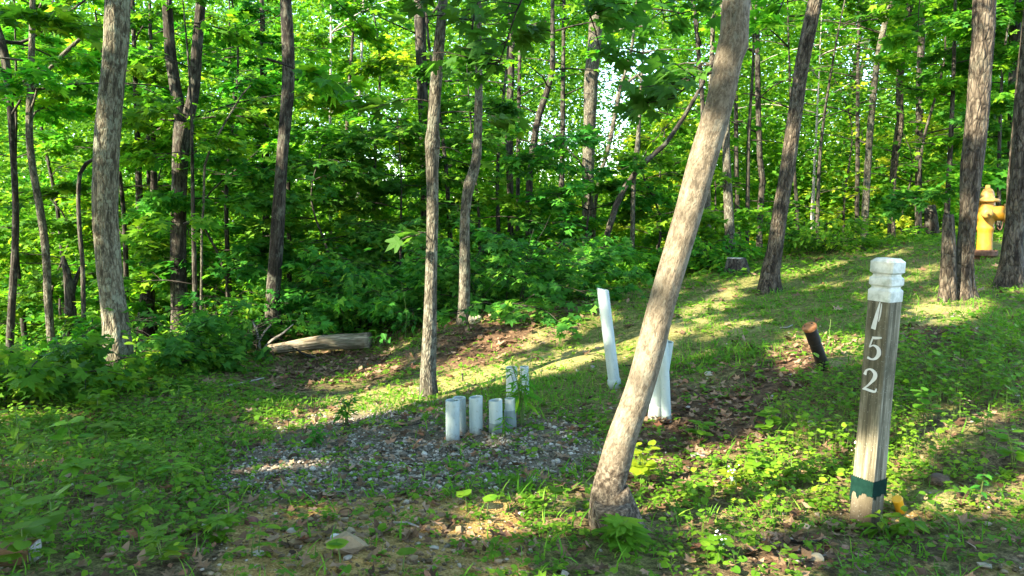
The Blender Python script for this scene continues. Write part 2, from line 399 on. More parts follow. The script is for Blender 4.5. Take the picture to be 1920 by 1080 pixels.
def ground_mat():
    t = NT('forest_soil'); o = t.obj()
    n1 = t.noise(o, 3.2, 5, .65); n2_ = t.noise(o, 26, 5, .7); n3 = t.noise(o, 110, 3, .7)
    soil = t.ramp(t.math('ADD', t.math('MULTIPLY', n2_, .6), t.math('MULTIPLY', n3, .4)), [(.38, (.035, .025, .014)), (.5, (.11, .078, .042)), (.62, (.23, .17, .10))])
    tan = t.ramp(t.math('ADD', t.math('MULTIPLY', n2_, .5), t.math('MULTIPLY', n3, .5)), [(.38, (.13, .085, .030)), (.5, (.33, .22, .075)), (.62, (.50, .36, .15))])
    moss = t.ramp(t.math('ADD', t.math('MULTIPLY', n2_, .6), t.math('MULTIPLY', n3, .4)), [(.38, (.045, .056, .012)), (.5, (.13, .135, .034)), (.62, (.28, .24, .09))])
    grav = t.ramp(n3, [(.35, (.055, .043, .028)), (.65, (.22, .185, .13))])
    lit = t.ramp(n2_, [(.35, (.04, .024, .013)), (.65, (.17, .105, .06))])
    def msk(nm, k=.35):
        a = t.attr(nm).outputs['Fac']
        return t.ramp(t.math('ADD', a, t.math('MULTIPLY', t.math('SUBTRACT', n1, .5), k*2)), [(.38, 0.0), (.62, 1.0)])
    col = t.mix(t.ramp(t.math('ADD', t.math('MULTIPLY', n1, .7), t.math('MULTIPLY', n2_, .3)), [(.42, 0.0), (.58, .85)]), soil, moss)
    col = t.mix(t.math('MULTIPLY', msk('lawn'), .85), col, moss)
    lit_straw = t.ramp(t.math('ADD', t.math('MULTIPLY', n2_, .4), t.math('MULTIPLY', n3, .6)), [(.36, (.13, .12, .035)), (.48, (.29, .255, .095)), (.6, (.43, .36, .17))])
    col = t.mix(t.math('MULTIPLY', msk('lit_straw', .3), .5), col, lit_straw)  # sunlight painted in: paler soil colour along the sun streaks
    col = t.mix(msk('dirt'), col, tan); col = t.mix(msk('litter'), col, lit); col = t.mix(msk('gravel', .25), col, grav)
    h = t.math('ADD', n2_, t.math('MULTIPLY', n3, .6))
    return t.done(t.bsdf(col, .95, t.bump(h, .9, .02), .1))

# ------------------------------------------------------------------ trees
def limb(mw, ml, p0, az, el, L, rng, tpl, size, ntw=7, nlf=14, r0=.016, mat=0, droop=.5, gaps=True, twl=(.35, .8), tilt=.38, lanep=.95, v0=.5, sides=4):
    n = 6; P = [np.array(p0, float)]; e = el; a = az
    for i in range(n-1):
        d = np.array([math.cos(a)*math.cos(e), math.sin(a)*math.cos(e), math.sin(e)]); P.append(P[-1]+d*L/(n-1))
        e -= droop*rng.uniform(.6, 1.4)/(n-1); a += rng.normal(0, .16)
    P = np.array(P)
    if mw is not None and not (BACKLIT[0] and keep(catmull(P, .1), rng, 1.0, False).mean() < .8): tube(mw, P, np.linspace(r0, r0*.25, n), sides)
    for k in range(ntw+1):
        t = rng.uniform(.22, 1) if k < ntw else 1.0
        f = t*(n-1); i = min(int(f), n-2); q = P[i]+(P[i+1]-P[i])*(f-i)
        sd = 1 if k % 2 else -1
        ta = a+sd*rng.uniform(.45, 1.25) if k < ntw else a+rng.normal(0, .2)
        te = rng.uniform(-.28, .3); tl = L*.0+rng.uniform(*twl)*(1.15-.5*t if k < ntw else .8)
        d = np.array([math.cos(ta)*math.cos(te), math.sin(ta)*math.cos(te), math.sin(te)])
        q2 = q+d*tl*.55; q3 = q+d*tl+np.array([0, 0, -.12*tl])
        m = nlf; s = rng.uniform(.12, 1.02, m)[:, None]
        lp = np.where(s < .55, q+(q2-q)*s/.55, q2+(q3-q2)*(s-.55)/.45)
        la = ta+np.where(np.arange(m) % 2, 1, -1)*rng.uniform(.3, 1.3, m)
        le = rng.normal(-.22, .30, m)
        D = np.stack([np.cos(la)*np.cos(le), np.sin(la)*np.cos(le), np.sin(le)], -1)
        N = np.stack([rng.normal(0, tilt, m), rng.normal(0, tilt, m), np.ones(m)], -1)
        lp = lp+D*rng.uniform(.02, .09, m)[:, None]+rng.normal(0, .03, (m, 3))*np.array([1, 1, .9])
        S = size*rng.uniform(.65, 1.25, m); var = np.clip(v0+rng.normal(0, .22, m)+rng.normal(0, .08), 0, 1)
        kp = keep(lp+D*S[:, None]*.5, rng, lanep, gaps)
        if kp.any() and mw is not None and kp.mean() > .35: tube(mw, np.array([q, q2, q3]), [.006, .004, .002], 3, cap=False)
        leaves(ml, tpl, lp[kp], D[kp], N[kp], S[kp], var[kp], mat)

def bark_disp(amp, seed, fz=2.2, fr=19):
    def f(th, L, r):
        P = np.stack([np.cos(th)*r*fr, np.sin(th)*r*fr, L*fz], -1)
        lump = np.stack([np.cos(th)*1.2, np.sin(th)*1.2, L*1.6], -1)
        return amp*(fbm(P, seed, 3)-.5)*2+.10*(fbm(lump, seed+9, 2)-.5)*2
    return f
def trunk_poly(poly, Y, base=None):
    a = np.array(poly, float)
    P = at(a[:, 0], a[:, 1], Y); r = .89*a[:, 2]/2/F*np.hypot(Y, P[:, 2]-CAMZ)*cp
    return P, r
def tree(name, label, poly, bark, Y=None, cat='tree', ztop=9.0, flare=.5, crown=None, limbs=(), group=None, sides=None, leafmat=None, extra=None, amp=.085, lean_on=.35):
    """poly: (px, py, width) of the trunk from the foot up. The foot stands on the ground."""
    if Y is None: b = hit(poly[0][0], poly[0][1]); Y = b[1]
    P, r = trunk_poly(poly, Y)
    g = H(P[0, 0], P[0, 1])
    if P[0, 2] > g+.02:                                           # foot hidden in the photo: carry it down to the ground
        sl = (P[0, 0]-P[1, 0])/min(-1e-3, P[0, 2]-P[1, 2]) if P[0, 2] < P[1, 2] else 0
        x = P[0, 0]+np.clip(sl*(g-P[0, 2]), -.3, .3); P = np.vstack([[x, Y, H(x, Y)-.1], P]); r = np.concatenate([r[:1]*1.08, r])
        g = float(H(x, Y))
    else: P[0, 2] = g-.1
    d = unit(P[-1]-P[-2]); rt = r[-1]; h = ztop-P[-1, 2]; nseg = 5
    if h > .3:
        for i in range(1, nseg+1):
            d = unit(d*.88+np.array([0, 0, .12])); P = np.vstack([P, P[-1]+d*h/nseg/max(.4, d[2])]); r = np.append(r, max(.012, rt*(1-.8*i/nseg)))
    near = Y < 7.6; step = .04 if near else (.12 if Y < 11 else .25)
    sides = sides or (72 if near else (16 if Y < 11 else 10))
    C = catmull(np.column_stack([P, r]), step); P2, r2 = C[:, :3], np.maximum(C[:, 3], .008)
    hgt = P2[:, 2]-g
    r2 = r2*(1+flare*np.exp(-np.clip(hgt, 0, 99)/(1.5*max(r2[0], .05)+.03)))
    seed = int(abs(P[0, 0]*977+Y*331)) % 10000
    rng = np.random.default_rng(seed)
    f0 = bark_disp(amp, seed); ph = rng.uniform(0, 6); nl = rng.integers(4, 6)
    def disp(th, L, rr):
        e = np.exp(-np.clip(L-.08, 0, 9)/(1.2*max(r[0], .05)))
        return f0(th, L, rr)+flare*.45*e*np.sin(nl*th+ph+1.5*np.sin(th))
    mw = MB(); tube(mw, P2, r2, sides, disp=disp)
    base = (P2[0, 0], P2[0, 1], g)
    R = root(name, base, label, cat, group)
    ml = MB()
    for lb in limbs:                                              # forks and bare branches: own pixel polylines (with a depth offset)
        q, rr = trunk_poly(lb[0], Y+lb[1]); q[0] = P2[np.argmin(np.linalg.norm(P2-q[0], axis=1))]
        C = catmull(np.column_stack([q, rr]), .12); tube(mw, C[:, :3], np.maximum(C[:, 3], .005), max(8, sides//2), disp=bark_disp(amp, seed+3))
        if len(lb) > 2 and lb[2]:
            e = C[-1, :3]; dd = unit(C[-1, :3]-C[-3, :3]); tip = [e]
            for i in range(4): dd = unit(dd+np.array([0, 0, .15])); tip.append(tip[-1]+dd*lb[2]/4)
            tube(mw, np.array(tip), np.linspace(C[-1, 3], .015, 5), 8)
    if crown:
        z0, z1, L, nl_ = crown[:4]; kw = dict(crown[4]) if len(crown) > 4 else {}
        tpl = kw.pop('tpl', MAPLE_S); size = kw.pop('size', .12); az0 = rng.uniform(0, 6)
        for i in range(nl_):
            z = g+z0+(z1-z0)*(i+rng.uniform(0, 1))/nl_
            k = int(np.argmin(abs(P2[:, 2]-z))); f = (z-g-z0)/(z1-z0+1e-6)
            limb(mw, ml, P2[k], az0+i*2.4+rng.normal(0, .35), rng.uniform(.05, .5), L*(1.05-.45*f)*rng.uniform(.55, 1.15), rng, tpl, size, **kw)
    if extra: extra(mw, ml, P2, rng)
    mw.build('trunk', bark, R, base)
    if ml.v: ml.build('crown', leafmat or LEAF, R, base, smooth=False)
    return R, P2
# ------------------------------------------------------------------ where the sun comes through
for poly in ([(520,785),(640,745),(830,710),(940,688),(1100,652),(1140,660),(1010,700),(860,732),(700,772),(560,800)],
             [(1190,640),(1270,592),(1350,546),(1375,560),(1280,618),(1190,668)], [(470,882),(560,860),(655,858),(640,878),(500,892)],
             [(1330,622),(1390,600),(1440,596),(1420,612),(1350,632)], [(1290,706),(1330,690),(1340,705),(1300,716)],
             [(1440,660),(1490,642),(1600,645),(1620,665),(1560,690),(1470,690)], [(1260,905),(1400,868),(1600,878),(1620,930),(1480,965),(1300,955)],
             [(1660,830),(1780,806),(1925,826),(1925,928),(1740,944),(1660,946)], [(1700,585),(1740,562),(1800,568),(1830,590),(1740,610)],
             [(830,690),(900,640),(1010,620),(1020,640),(900,680)], [(600,720),(690,690),(720,700),(640,732)], [(1360,536),(1425,520),(1425,534),(1370,544)],
             [(1480,512),(1560,496),(1570,506),(1490,520)], [(1470,560),(1540,536),(1560,548),(1490,575)], [(1180,870),(1260,850),(1270,900),(1190,905)],
             [(930,960),(1060,940),(1080,985),(950,990)], [(0,786),(40,780),(40,796),(0,800)], [(1020,620),(1110,590),(1130,600),(1040,640)],
             [(60,700),(150,672),(160,690),(70,715)], [(280,690),(420,650),(440,668),(300,712)], [(1860,700),(1925,690),(1925,715),(1870,716)], [(1640,520),(1760,500),(1770,515),(1660,535)]):
    ground_lane(poly, .13, .22 if poly[0][1] > 800 else .10)
def line_lane(poly, Y, r): lane(catmull(at(np.array(poly)[:, 0], np.array(poly)[:, 1], Y), .05), r)
line_lane([(1232,600),(1195,720),(1160,830)], 3.0, .10); line_lane([(1258,520),(1240,570)], 3.0, .08); line_lane([(1320,300),(1300,370)], 3.0, .06); line_lane([(1345,200),(1352,150)], 3.0, .06)
line_lane([(196,60),(196,120)], 6.9, .12); line_lane([(182,215),(178,260)], 6.9, .12); line_lane([(180,300),(180,460)], 6.9, .07)
line_lane([(1846,60),(1830,210)], 6.9, .16); line_lane([(1484,225),(1470,290)], 8.6, .14); line_lane([(1458,420),(1452,480)], 8.6, .05)
line_lane([(806,480),(804,600)], 5.9, .06); line_lane([(897,235),(893,290)], 8.1, .08); line_lane([(516,205),(514,225)], 9.2, .12)
line_lane([(890,745),(892,760)], 4.5, .08); line_lane([(1130,545),(1150,690)], 5.4, .07); line_lane([(1250,700),(1250,740)], 4.5, .06)
line_lane([(530,655),(612,650)], 8.9, .16); line_lane([(1368,390),(1368,420)], 12, .12); line_lane([(1672,340),(1680,300)], 13, .1)
line_lane([(1848,370),(1845,420)], 8.8, .18)
unlane(catmull(np.array([at(1664,500,3.05), at(1640,760,3.05), at(1634,830,3.05)]), .02), .10)
unlane(catmull(np.array([at(1519,618,5.0), at(1530,650,5.0), at(1540,675,5.0)]), .02), .07)
_r = np.random.default_rng(3)
for poly, Y0, Y1, n, r in ([(1490,120),(1760,90),(1780,470),(1480,470)], 12.5, 20, 230, .3), ([(1130,170),(1280,150),(1260,420),(1120,420)], 13, 22, 90, .3), ([(40,190),(190,220),(170,470),(40,480)], 11, 17, 70, .25), \
        ([(670,20),(790,0),(770,110),(660,140)], 13, 16, 40, .3), ([(0,0),(200,0),(190,80),(0,90)], 9, 13, 30, .25), ([(930,60),(1100,40),(1080,200),(920,200)], 11, 16, 30, .22), ([(500,60),(660,60),(660,300),(480,300)], 11, 18, 40, .25), \
        ([(400,540),(520,520),(480,620),(280,640)], 9, 10.5, 22, .15), ([(0,560),(180,560),(170,680),(0,690)], 9, 13, 30, .2), ([(1000,420),(1130,420),(1130,560),(1020,570)], 10, 12, 22, .16), ([(880,560),(960,540),(940,610),(890,610)], 7.8, 8.6, 10, .12), \
        ([(660,380),(1000,380),(980,480),(660,480)], 10, 13, 10, .15), ([(260,40),(500,40),(480,400),(260,400)], 9.5, 15, 26, .2), ([(1300,330),(1460,300),(1460,470),(1300,480)], 12, 16, 30, .15), ([(1040,460),(1130,440),(1130,540),(1040,550)], 9.5, 12, 14, .12):
    a = np.array(poly, float); x = _r.uniform(a[:, 0].min(), a[:, 0].max(), n*4); y = _r.uniform(a[:, 1].min(), a[:, 1].max(), n*4)
    m = inpoly(x, y, poly); x = x[m][:n]; y = y[m][:n]; Yv = _r.uniform(Y0, Y1, len(x))
    for i in range(len(x)): lane(at(x[i], y[i], Yv[i])[None], r+.08)

for poly in ([(665,790),(1090,775),(1110,830),(1060,900),(700,930),(670,880)], [(400,900),(640,892),(660,935),(400,935)], [(560,812),(680,800),(660,848),(520,860)], [(1130,695),(1290,645),(1390,645),(1430,700),(1300,760),(1150,760)], [(1390,562),(1700,532),(1690,560),(1470,588),(1410,582)], [(1400,618),(1480,600),(1470,636),(1400,650)], [(1220,720),(1380,690),(1430,800),(1250,840)], [(1680,650),(1925,650),(1925,760),(1680,770)], [(1280,560),(1330,530),(1340,540),(1290,575)]):
    a = np.array(poly, float); x, y = np.meshgrid(np.arange(a[:, 0].min(), a[:, 0].max(), 9), np.arange(a[:, 1].min(), a[:, 1].max(), 5)); m = inpoly(x, y, poly); unlane(hit(x[m], y[m]), .05)
ground_lane([(1690,836),(1780,812),(1925,826),(1925,925),(1740,944),(1690,944)], .13, .25); ground_lane([(1270,905),(1400,872),(1590,880),(1590,930),(1480,960),(1300,950)], .13, .2); unlane(catmull(np.array([at(1664,500,3.05), at(1640,760,3.05)]), .02), .09); ground_lane([(478,878),(560,862),(640,860),(630,874),(500,888)], .05, .04); line_lane([(1255,520),(1195,720),(1160,840)], 3.0, .10); line_lane([(1325,275),(1295,390)], 3.0, .09); line_lane([(1345,200),(1365,110)], 3.0, .07); line_lane([(1375,60),(1378,20)], 3.0, .07)
OPEN += [([(0,560),(190,480),(260,480),(800,560),(1120,500),(1300,470),(1920,440),(1920,1080),(0,1080)], 8.5),
         ([(165,0),(255,0),(240,560),(255,700),(165,700)], 8.0), ([(780,130),(850,130),(840,740),(770,740)], 7.0), ([(855,140),(915,140),(905,600),(850,620)], 8.4),
         ([(1420,120),(1545,0),(1500,300),(1480,560),(1410,560)], 10), ([(1760,0),(1925,0),(1925,560),(1740,560)], 9.5),
         ([(315,230),(395,60),(372,300),(352,600),(315,600)], 9.6), ([(500,0),(560,0),(540,400),(525,600),(495,600)], 9.3)]

# ------------------------------------------------------------------ ground sheet
def grid_axis(c, a, b, n): t = np.linspace(-1, 1, n); return c+a*np.sinh(b*t)
gx = grid_axis(0, 2.2, 6.4, 400); gy = grid_axis(4.5, 2.2, 6.6, 420)
X, Y = np.meshgrid(gx, gy); Z = H(X, Y)
rr = np.hypot(X, Y-5); Zf = -2.2+1.5*n2(X, Y, .02, 31, 2)-6.5*sstep(10, -25, X)*sstep(20, 40, Y); w = sstep(28, 38, rr); Z = Z*(1-w)+Zf*w
PX, PY, DEP = proj(np.stack([X, Y, Z], -1))
def soft(px, py, poly, e=26, seed=1):
    """membership with a ragged edge"""
    s = 0
    for k, (a, b) in enumerate([(0, 0), (e, 0), (-e, 0), (0, e*.5), (0, -e*.5), (e*.7, e*.35), (-e*.7, -e*.35)]): s = s+inpoly(px+a, py+b, poly)
    return s/7.0
R_GRAVEL = [[(430,870),(520,820),(590,785),(690,775),(830,765),(960,790),(1100,780),(1130,830),(1080,890),(900,915),(700,930),(480,925),(380,915)]]
R_LITTER = [[(1190,770),(1270,740),(1400,720),(1480,640),(1560,660),(1520,720),(1440,760),(1430,840),(1300,870),(1190,850)], [(790,690),(830,620),(960,585),(1010,610),(980,650),(900,690)],
            [(490,730),(560,665),(700,655),(790,690),(700,712),(560,720)], [(1680,640),(1720,610),(1840,612),(1850,640),(1720,655)], [(1130,880),(1300,850),(1290,915),(1180,940)], [(1440,1010),(1560,990),(1580,1060),(1400,1080)]]
R_DIRT = [[(470,950),(760,925),(960,940),(1010,1090),(380,1090),(430,1010)], [(820,650),(900,640),(960,660),(860,690)], [(1660,960),(1760,960),(1740,1000),(1640,1000)], [(1880,1050),(1930,1030),(1930,1090),(1860,1090)]]
R_LAWN = [[(860,760),(1000,690),(1100,600),(1130,520),(1300,480),(1500,470),(1700,450),(1925,450),(1925,640),(1500,640),(1200,700),(1150,760)], [(540,790),(700,735),(1000,660),(1000,710),(720,785)]]
R_LIT_STRAW = [[(510,792),(640,738),(830,700),(940,680),(1110,640),(1160,640),(1160,668),(1010,708),(860,742),(700,782),(560,808)], [(1190,630),(1270,585),(1350,540),(1400,540),(1390,560),(1290,624),(1190,676)],
           [(1440,660),(1490,635),(1620,640),(1630,672),(1560,695),(1470,692)], [(1320,626),(1390,592),(1450,590),(1430,616),(1350,636)], [(1690,590),(1740,555),(1810,562),(1840,594),(1740,618)], [(1700,925),(1925,905),(1925,938),(1740,950)], [(1350,540),(1420,515),(1432,530),(1364,548)], [(820,695),(900,632),(1010,612),(1030,642),(900,684)]]  # outlines of the sun streaks, for painted-in light and thinner growth
def regs(px, py, R, e=26):
    m = 0
    for p in R: m = np.maximum(m, soft(px, py, p, e))
    return m
front = DEP > 1.0
mb = MB(); ny, nx = X.shape
idx = np.arange(ny*nx).reshape(ny, nx); a = idx[:-1, :-1].ravel(); b = idx[:-1, 1:].ravel(); c = idx[1:, 1:].ravel(); d = idx[1:, :-1].ravel()
Zd = Z+(n2(X, Y, 14, 77, 2)-.5)*.018*(rr < 14)
mb.add(np.stack([X, Y, Zd], -1).reshape(-1, 3), np.vstack([np.stack([a, b, c], -1), np.stack([a, c, d], -1)]))
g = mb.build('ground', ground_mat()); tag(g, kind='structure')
for nm, Rg in (('gravel', R_GRAVEL), ('litter', R_LITTER), ('dirt', R_DIRT), ('lawn', R_LAWN), ('lit_straw', R_LIT_STRAW)):
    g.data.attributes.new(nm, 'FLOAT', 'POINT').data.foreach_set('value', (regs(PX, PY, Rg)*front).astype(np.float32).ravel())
wm = NT('added_lake_water'); lk = wm.done(wm.bsdf((.05, .07, .07), .12, wm.bump(wm.noise(wm.obj(), .6, 3), .12, .1), .5))
mb = MB(); mb.add([(-900, 50, -5.2), (60, 50, -5.2), (60, 1500, -5.2), (-900, 1500, -5.2)], [(0, 1, 2), (0, 2, 3)]); tag(mb.build('added_lake', lk), kind='structure')  # guessed water, added so low gaps show reflected sky

# ------------------------------------------------------------------ the trees of the photograph
LB = dict(ntw=9, nlf=29, size=.108)
T = {}
tree('pale_oak_tree', 'thick pale lichen-spotted oak trunk standing alone at left edge of the clearing', [(224,700,60),(220,640,54),(215,590,50),(209,540,47),(205,500,49),(197,400,50),(198,300,49),(206,200,48),(216,100,45),(220,0,45)], BARK_LICHEN, ztop=11, flare=.25, crown=(5.2, 10.5, 3.2, 16, LB))
def fork_tree(): pass
tree('forked_dark_tree', 'dark trunk forking into two upright limbs right of the pale lichen oak', [(337,645,34),(336,570,33),(335,500,32),(335,400,31),(338,300,33),(346,230,42)], BARK_DARK, ztop=0, Y=10.3, flare=.3,
     limbs=[([(342,240,28),(330,170,24),(320,100,23),(313,0,20)], 0, 5), ([(350,240,28),(362,180,24),(369,100,22),(377,0,20)], 0, 5)], crown=(2.9, 3.6, 2.0, 5, LB))
tree('dark_oak_tree', 'straight dark trunk rising behind the left end of the fallen log', [(515,637,36),(512,570,30),(516,500,28),(521,420,27),(527,330,24),(535,230,25),(541,150,25),(540,80,24),(536,0,22)], BARK_DARK, ztop=11, flare=.3, crown=(4.6, 10, 2.8, 14, LB))
def sprouts(spec):
    def f(mw, ml, P2, rng):
        for z, az, L, n in spec:
            k = int(np.argmin(abs(P2[:, 2]-z))); limb(mw, ml, P2[k], az, .25, L, rng, MAPLE, .125, ntw=2, nlf=n, r0=.007, twl=(.1, .28), droop=.9, gaps=False, lanep=.5)
    return f
def zat(py, Y): return float(at(960, py, Y)[2])
tree('slim_maple_tree', 'slim grey-brown trunk with knots standing just behind the white pipes', [(803,745,34),(803,690,31),(805,640,30),(808,540,26),(811,400,25),(810,310,27),(811,262,32),(812,240,25),(819,140,24),(826,60,21),(831,0,19)], BARK_GREY, ztop=8, flare=.3, crown=(3.9, 7.6, 2.2, 12, dict(LB, gaps=False)), leafmat=LEAF_NEAR,
     extra=sprouts([(zat(438,6), 3.4, .14, 3), (zat(215,6), .3, .5, 8), (zat(280,6), -.4, .3, 5), (zat(60,6), -.2, .6, 10), (zat(30,6), -2.2, .5, 8), (zat(200,6), 3.3, .45, 6)]))
tree('bent_slim_tree', 'slim trunk with a bend halfway up, on the mossy mound', [(869,607,24),(871,500,23),(872,400,21),(880,345,24),(893,300,20),(897,200,16),(898,100,14),(897,0,12)], BARK_GREY, ztop=8.5, flare=.35, crown=(4.4, 8, 2.2, 12, LB))
def over_lean(mw, ml, P2, rng):                                   # buttress roots and the swollen dark foot
    Yb = P2[3, 1]
    for pl, dy in (([(1152,925,60),(1166,950,56),(1184,972,44),(1200,990,26),(1215,1003,12)], -.03), ([(1142,945,58),(1134,975,54),(1126,1002,40),(1118,1022,24)], -.05), ([(1150,950,64),(1152,980,60),(1156,1012,40),(1160,1030,20)], -.10)):
        a = np.array(pl, float); q = at(a[:, 0], a[:, 1], Yb+dy); C = catmull(np.column_stack([q, a[:, 2]/2/F*Yb]), .02); tube(mw, C[:, :3], C[:, 3], 22, disp=bark_disp(.22, 77, 4, 30))
tree('leaning_tree', 'large smooth pale trunk leaning to the right close to the camera', [(1150,990,88),(1144,955,80),(1139,928,67),(1144,901,62),(1155,861,63),(1166,820,61),(1194,742,58),(1211,687,58),(1226,631,58),(1240,575,56),(1256,520,56),(1288,410,57),(1317,300,57),(1346,200,54),(1366,108,53),(1374,85,57),(1377,58,52),(1381,0,51),(1392,-60,48)], BARK_SMOOTH, ztop=7.5, flare=.14, crown=(4.2, 7.2, 2.4, 12, dict(LB, gaps=False)), amp=.075, extra=over_lean)
tree('slanting_hill_tree', 'brown furrowed trunk slanting up from the middle of the grassy rise', [(1441,548,40),(1446,505,34),(1453,470,32),(1462,400,31),(1476,320,30),(1486,250,29),(1501,140,28),(1515,65,28),(1529,0,27)], BARK_BROWN, ztop=10, flare=.5, crown=(4.6, 9.5, 2.8, 14, LB))
tree('thin_crest_tree', 'thin grey trunk on the crest left of the fire hydrant, leaning right', [(1618,474,15),(1621,420,14),(1625,350,14),(1633,225,13),(1647,100,12),(1670,0,11)], BARK_GREY, Y=13, ztop=10, flare=.3, crown=(3.2, 9.5, 2.6, 14, LB))
tree('kinked_crest_tree', 'thin brown trunk with a knobbly kink on the grassy crest', [(1672,470,16),(1671,400,14),(1675,325,13),(1686,240,17),(1688,225,14),(1687,150,14),(1699,50,14),(1707,0,13)], BARK_BROWN, Y=13.4, ztop=10, flare=.3, crown=(3.0, 9.5, 2.6, 14, LB))
R, P = tree('stub_tree', 'furrowed brown trunk with a broken stub at its foot, in front of the hydrant', [(1803,566,44),(1807,525,32),(1810,470,30),(1814,420,32),(1821,330,40),(1824,300,42),(1831,225,42),(1837,150,41),(1843,75,40),(1846,0,40)], BARK_BROWN, Y=7.0, ztop=10, flare=.5, crown=(4.6, 9.5, 2.8, 14, LB))
q, r_ = trunk_poly([(1775,566,40),(1777,530,32),(1779,464,28),(1778,420,23),(1778,402,19)], 6.94)
q[0, 2] -= .1; C = catmull(np.column_stack([q, r_]), .04); m = MB(); tube(m, C[:, :3], C[:, 3], 24, disp=bark_disp(.1, 8)); m.build('broken_stub', BARK_BROWN, R, R.location)
tree('edge_tree', 'furrowed brown trunk right of the fire hydrant, cut by the frame', [(1893,538,48),(1896,500,41),(1899,450,38),(1906,400,38),(1910,340,40),(1920,230,40),(1930,120,38)], BARK_BROWN, ztop=10, flare=.4, crown=(4.6, 9.5, 2.8, 12, LB))
tree('shaded_far_tree', 'dark shaded trunk farther back behind the fire hydrant', [(1897,460,22),(1897,380,21),(1899,300,20),(1902,150,21),(1904,0,20)], BARK_DARK, Y=13.5, ztop=10, crown=(3.0, 9.5, 3.0, 16, LB))
# left wood edge
tree('branchy_edge_tree', 'dark branchy trunk at the far left edge of the wood', [(20,620,15),(24,540,15),(28,475,14),(29,375,13),(23,260,13),(16,160,14),(7,95,17),(-6,50,14)], BARK_DARK, Y=10, ztop=8, limbs=[([(9,100,9),(40,80,7),(90,50,6),(160,0,4)], .3), ([(16,130,5),(-10,128,5)], -.2)], crown=(3.2, 7.5, 2.6, 14, LB))
tree('curved_brown_tree', 'slender curved trunk with mottled bark left of the pale oak', [(100,690,17),(96,640,15),(90,560,15),(86,475,15),(76,400,15),(62,320,14),(55,250,14),(58,150,13),(60,60,11)], BARK_GREY, Y=10, ztop=8, limbs=[([(58,170,6),(110,110,8),(165,60,6)], -.3)], crown=(3.0, 7.5, 2.4, 13, LB))
tree('hooked_thin_tree', 'very thin crooked stem whose top hooks right toward the pale oak', [(160,660,10),(157,600,9),(155,500,9),(150,440,9),(147,375,8),(150,325,8),(162,306,8),(176,298,6),(200,290,4)], BARK_DARK, Y=8.8, ztop=0)
tree('broken_snag', 'short dark broken trunk with splayed limbs left of the pale oak', [(130,660,26),(131,620,24),(133,590,23),(130,545,20),(124,505,14),(118,480,7)], BARK_DARK, Y=10.4, ztop=0, limbs=[([(132,570,12),(140,530,10),(152,500,7)], .1), ([(110,640,6),(114,600,6),(112,560,4)], 0)])
tree('double_stem_tree', 'dark two-stemmed trunk in shade between the pale oak and the forked trunk', [(272,615,30),(276,560,29),(276,500,28),(270,450,26),(262,385,16),(259,300,13),(257,240,11)], BARK_DARK, Y=12, ztop=8, limbs=[([(274,460,18),(286,400,16),(289,340,14),(288,270,10)], 0, 3)], crown=(2.6, 7.8, 2.6, 15, LB))
tree('dead_pale_sapling', 'thin pale dead sapling arching to the right between the two dark trunks', [(376,620,6),(378,520,5),(378,440,5),(382,375,5),(384,310,5),(394,280,4.5),(408,255,4),(422,230,4),(440,200,3.5),(455,176,3),(470,160,2.5)], BARK_GREY, Y=9.6, ztop=0, flare=.1)
tree('ivy_clad_tree', 'dark trunk wrapped in ivy behind the straight dark oak', [(497,570,16),(497,480,15),(499,390,15),(497,250,15),(494,125,14)], BARK_DARK, Y=13.5, ztop=6.4, crown=(1.2, 6.0, .5, 46, dict(ntw=4, nlf=14, twl=(.15, .35), gaps=False)), leafmat=LEAF_DEEP)
tree('thin_back_tree', 'thin pale trunk in the sunlit gap right of the straight dark oak', [(620,420,6),(620,330,6),(619,250,5.5),(620,160,5)], BARK_PALE, Y=15, ztop=9, crown=(3.5, 9, 2.4, 13, LB))
tree('lean_thin_tree', 'thin rusty-toned trunk well left of the slim maple', [(648,400,8),(650,300,8),(652,200,7),(660,90,6)], BARK_BROWN, Y=15.5, ztop=9, crown=(3.4, 9, 2.4, 13, LB))
tree('wavy_thin_tree', 'thin wavy pale trunk beside the rusty-toned thin trunk', [(672,410,7),(671,310,6.5),(675,250,6),(674,190,5.5),(678,100,5)], BARK_PALE, Y=16, ztop=9, crown=(3.6, 9, 2.2, 12, LB))
tree('tall_shaded_tree', 'stout dark trunk half hidden behind the slim maple', [(795,430,14),(795,320,16),(794,220,20),(790,100,22),(786,0,24)], BARK_DARK, Y=13, ztop=10, flare=.1, limbs=[([(797,50,6),(808,30,5),(822,10,4)], 0)], crown=(3.4, 9.5, 2.4, 12, LB))
tree('mossy_black_tree', 'nearly black straight trunk right of the bent slim trunk', [(957,470,14),(957,380,13),(955,300,16),(955,240,15),(958,140,14),(960,40,13)], BARK_DARK, Y=15, ztop=10, crown=(2.2, 9.5, 2.4, 14, LB))
tree('black_companion_tree', 'narrow black trunk close beside the nearly black straight trunk', [(970,460,8),(971,380,8),(972,280,8),(973,190,8),(975,80,7)], BARK_DARK, Y=15.5, ztop=9, crown=(2.4, 9, 2.2, 12, LB))
tree('swaying_dark_tree', 'dark trunk that sways right in its upper half before the open sky', [(992,470,15),(992,400,14),(993,340,14),(1000,275,14),(1011,215,14),(1028,165,13),(1036,130,11),(1036,60,9)], BARK_DARK, Y=13, ztop=8, crown=(2.4, 7.8, 2.3, 13, LB))
tree('slim_gap_tree', 'slim dark trunk in the sky gap left of the stout grey trunk', [(1053,480,12),(1052,400,12),(1053,340,11),(1055,240,10),(1056,150,9)], BARK_DARK, Y=16, ztop=9, crown=(2.6, 9, 2.2, 11, LB))
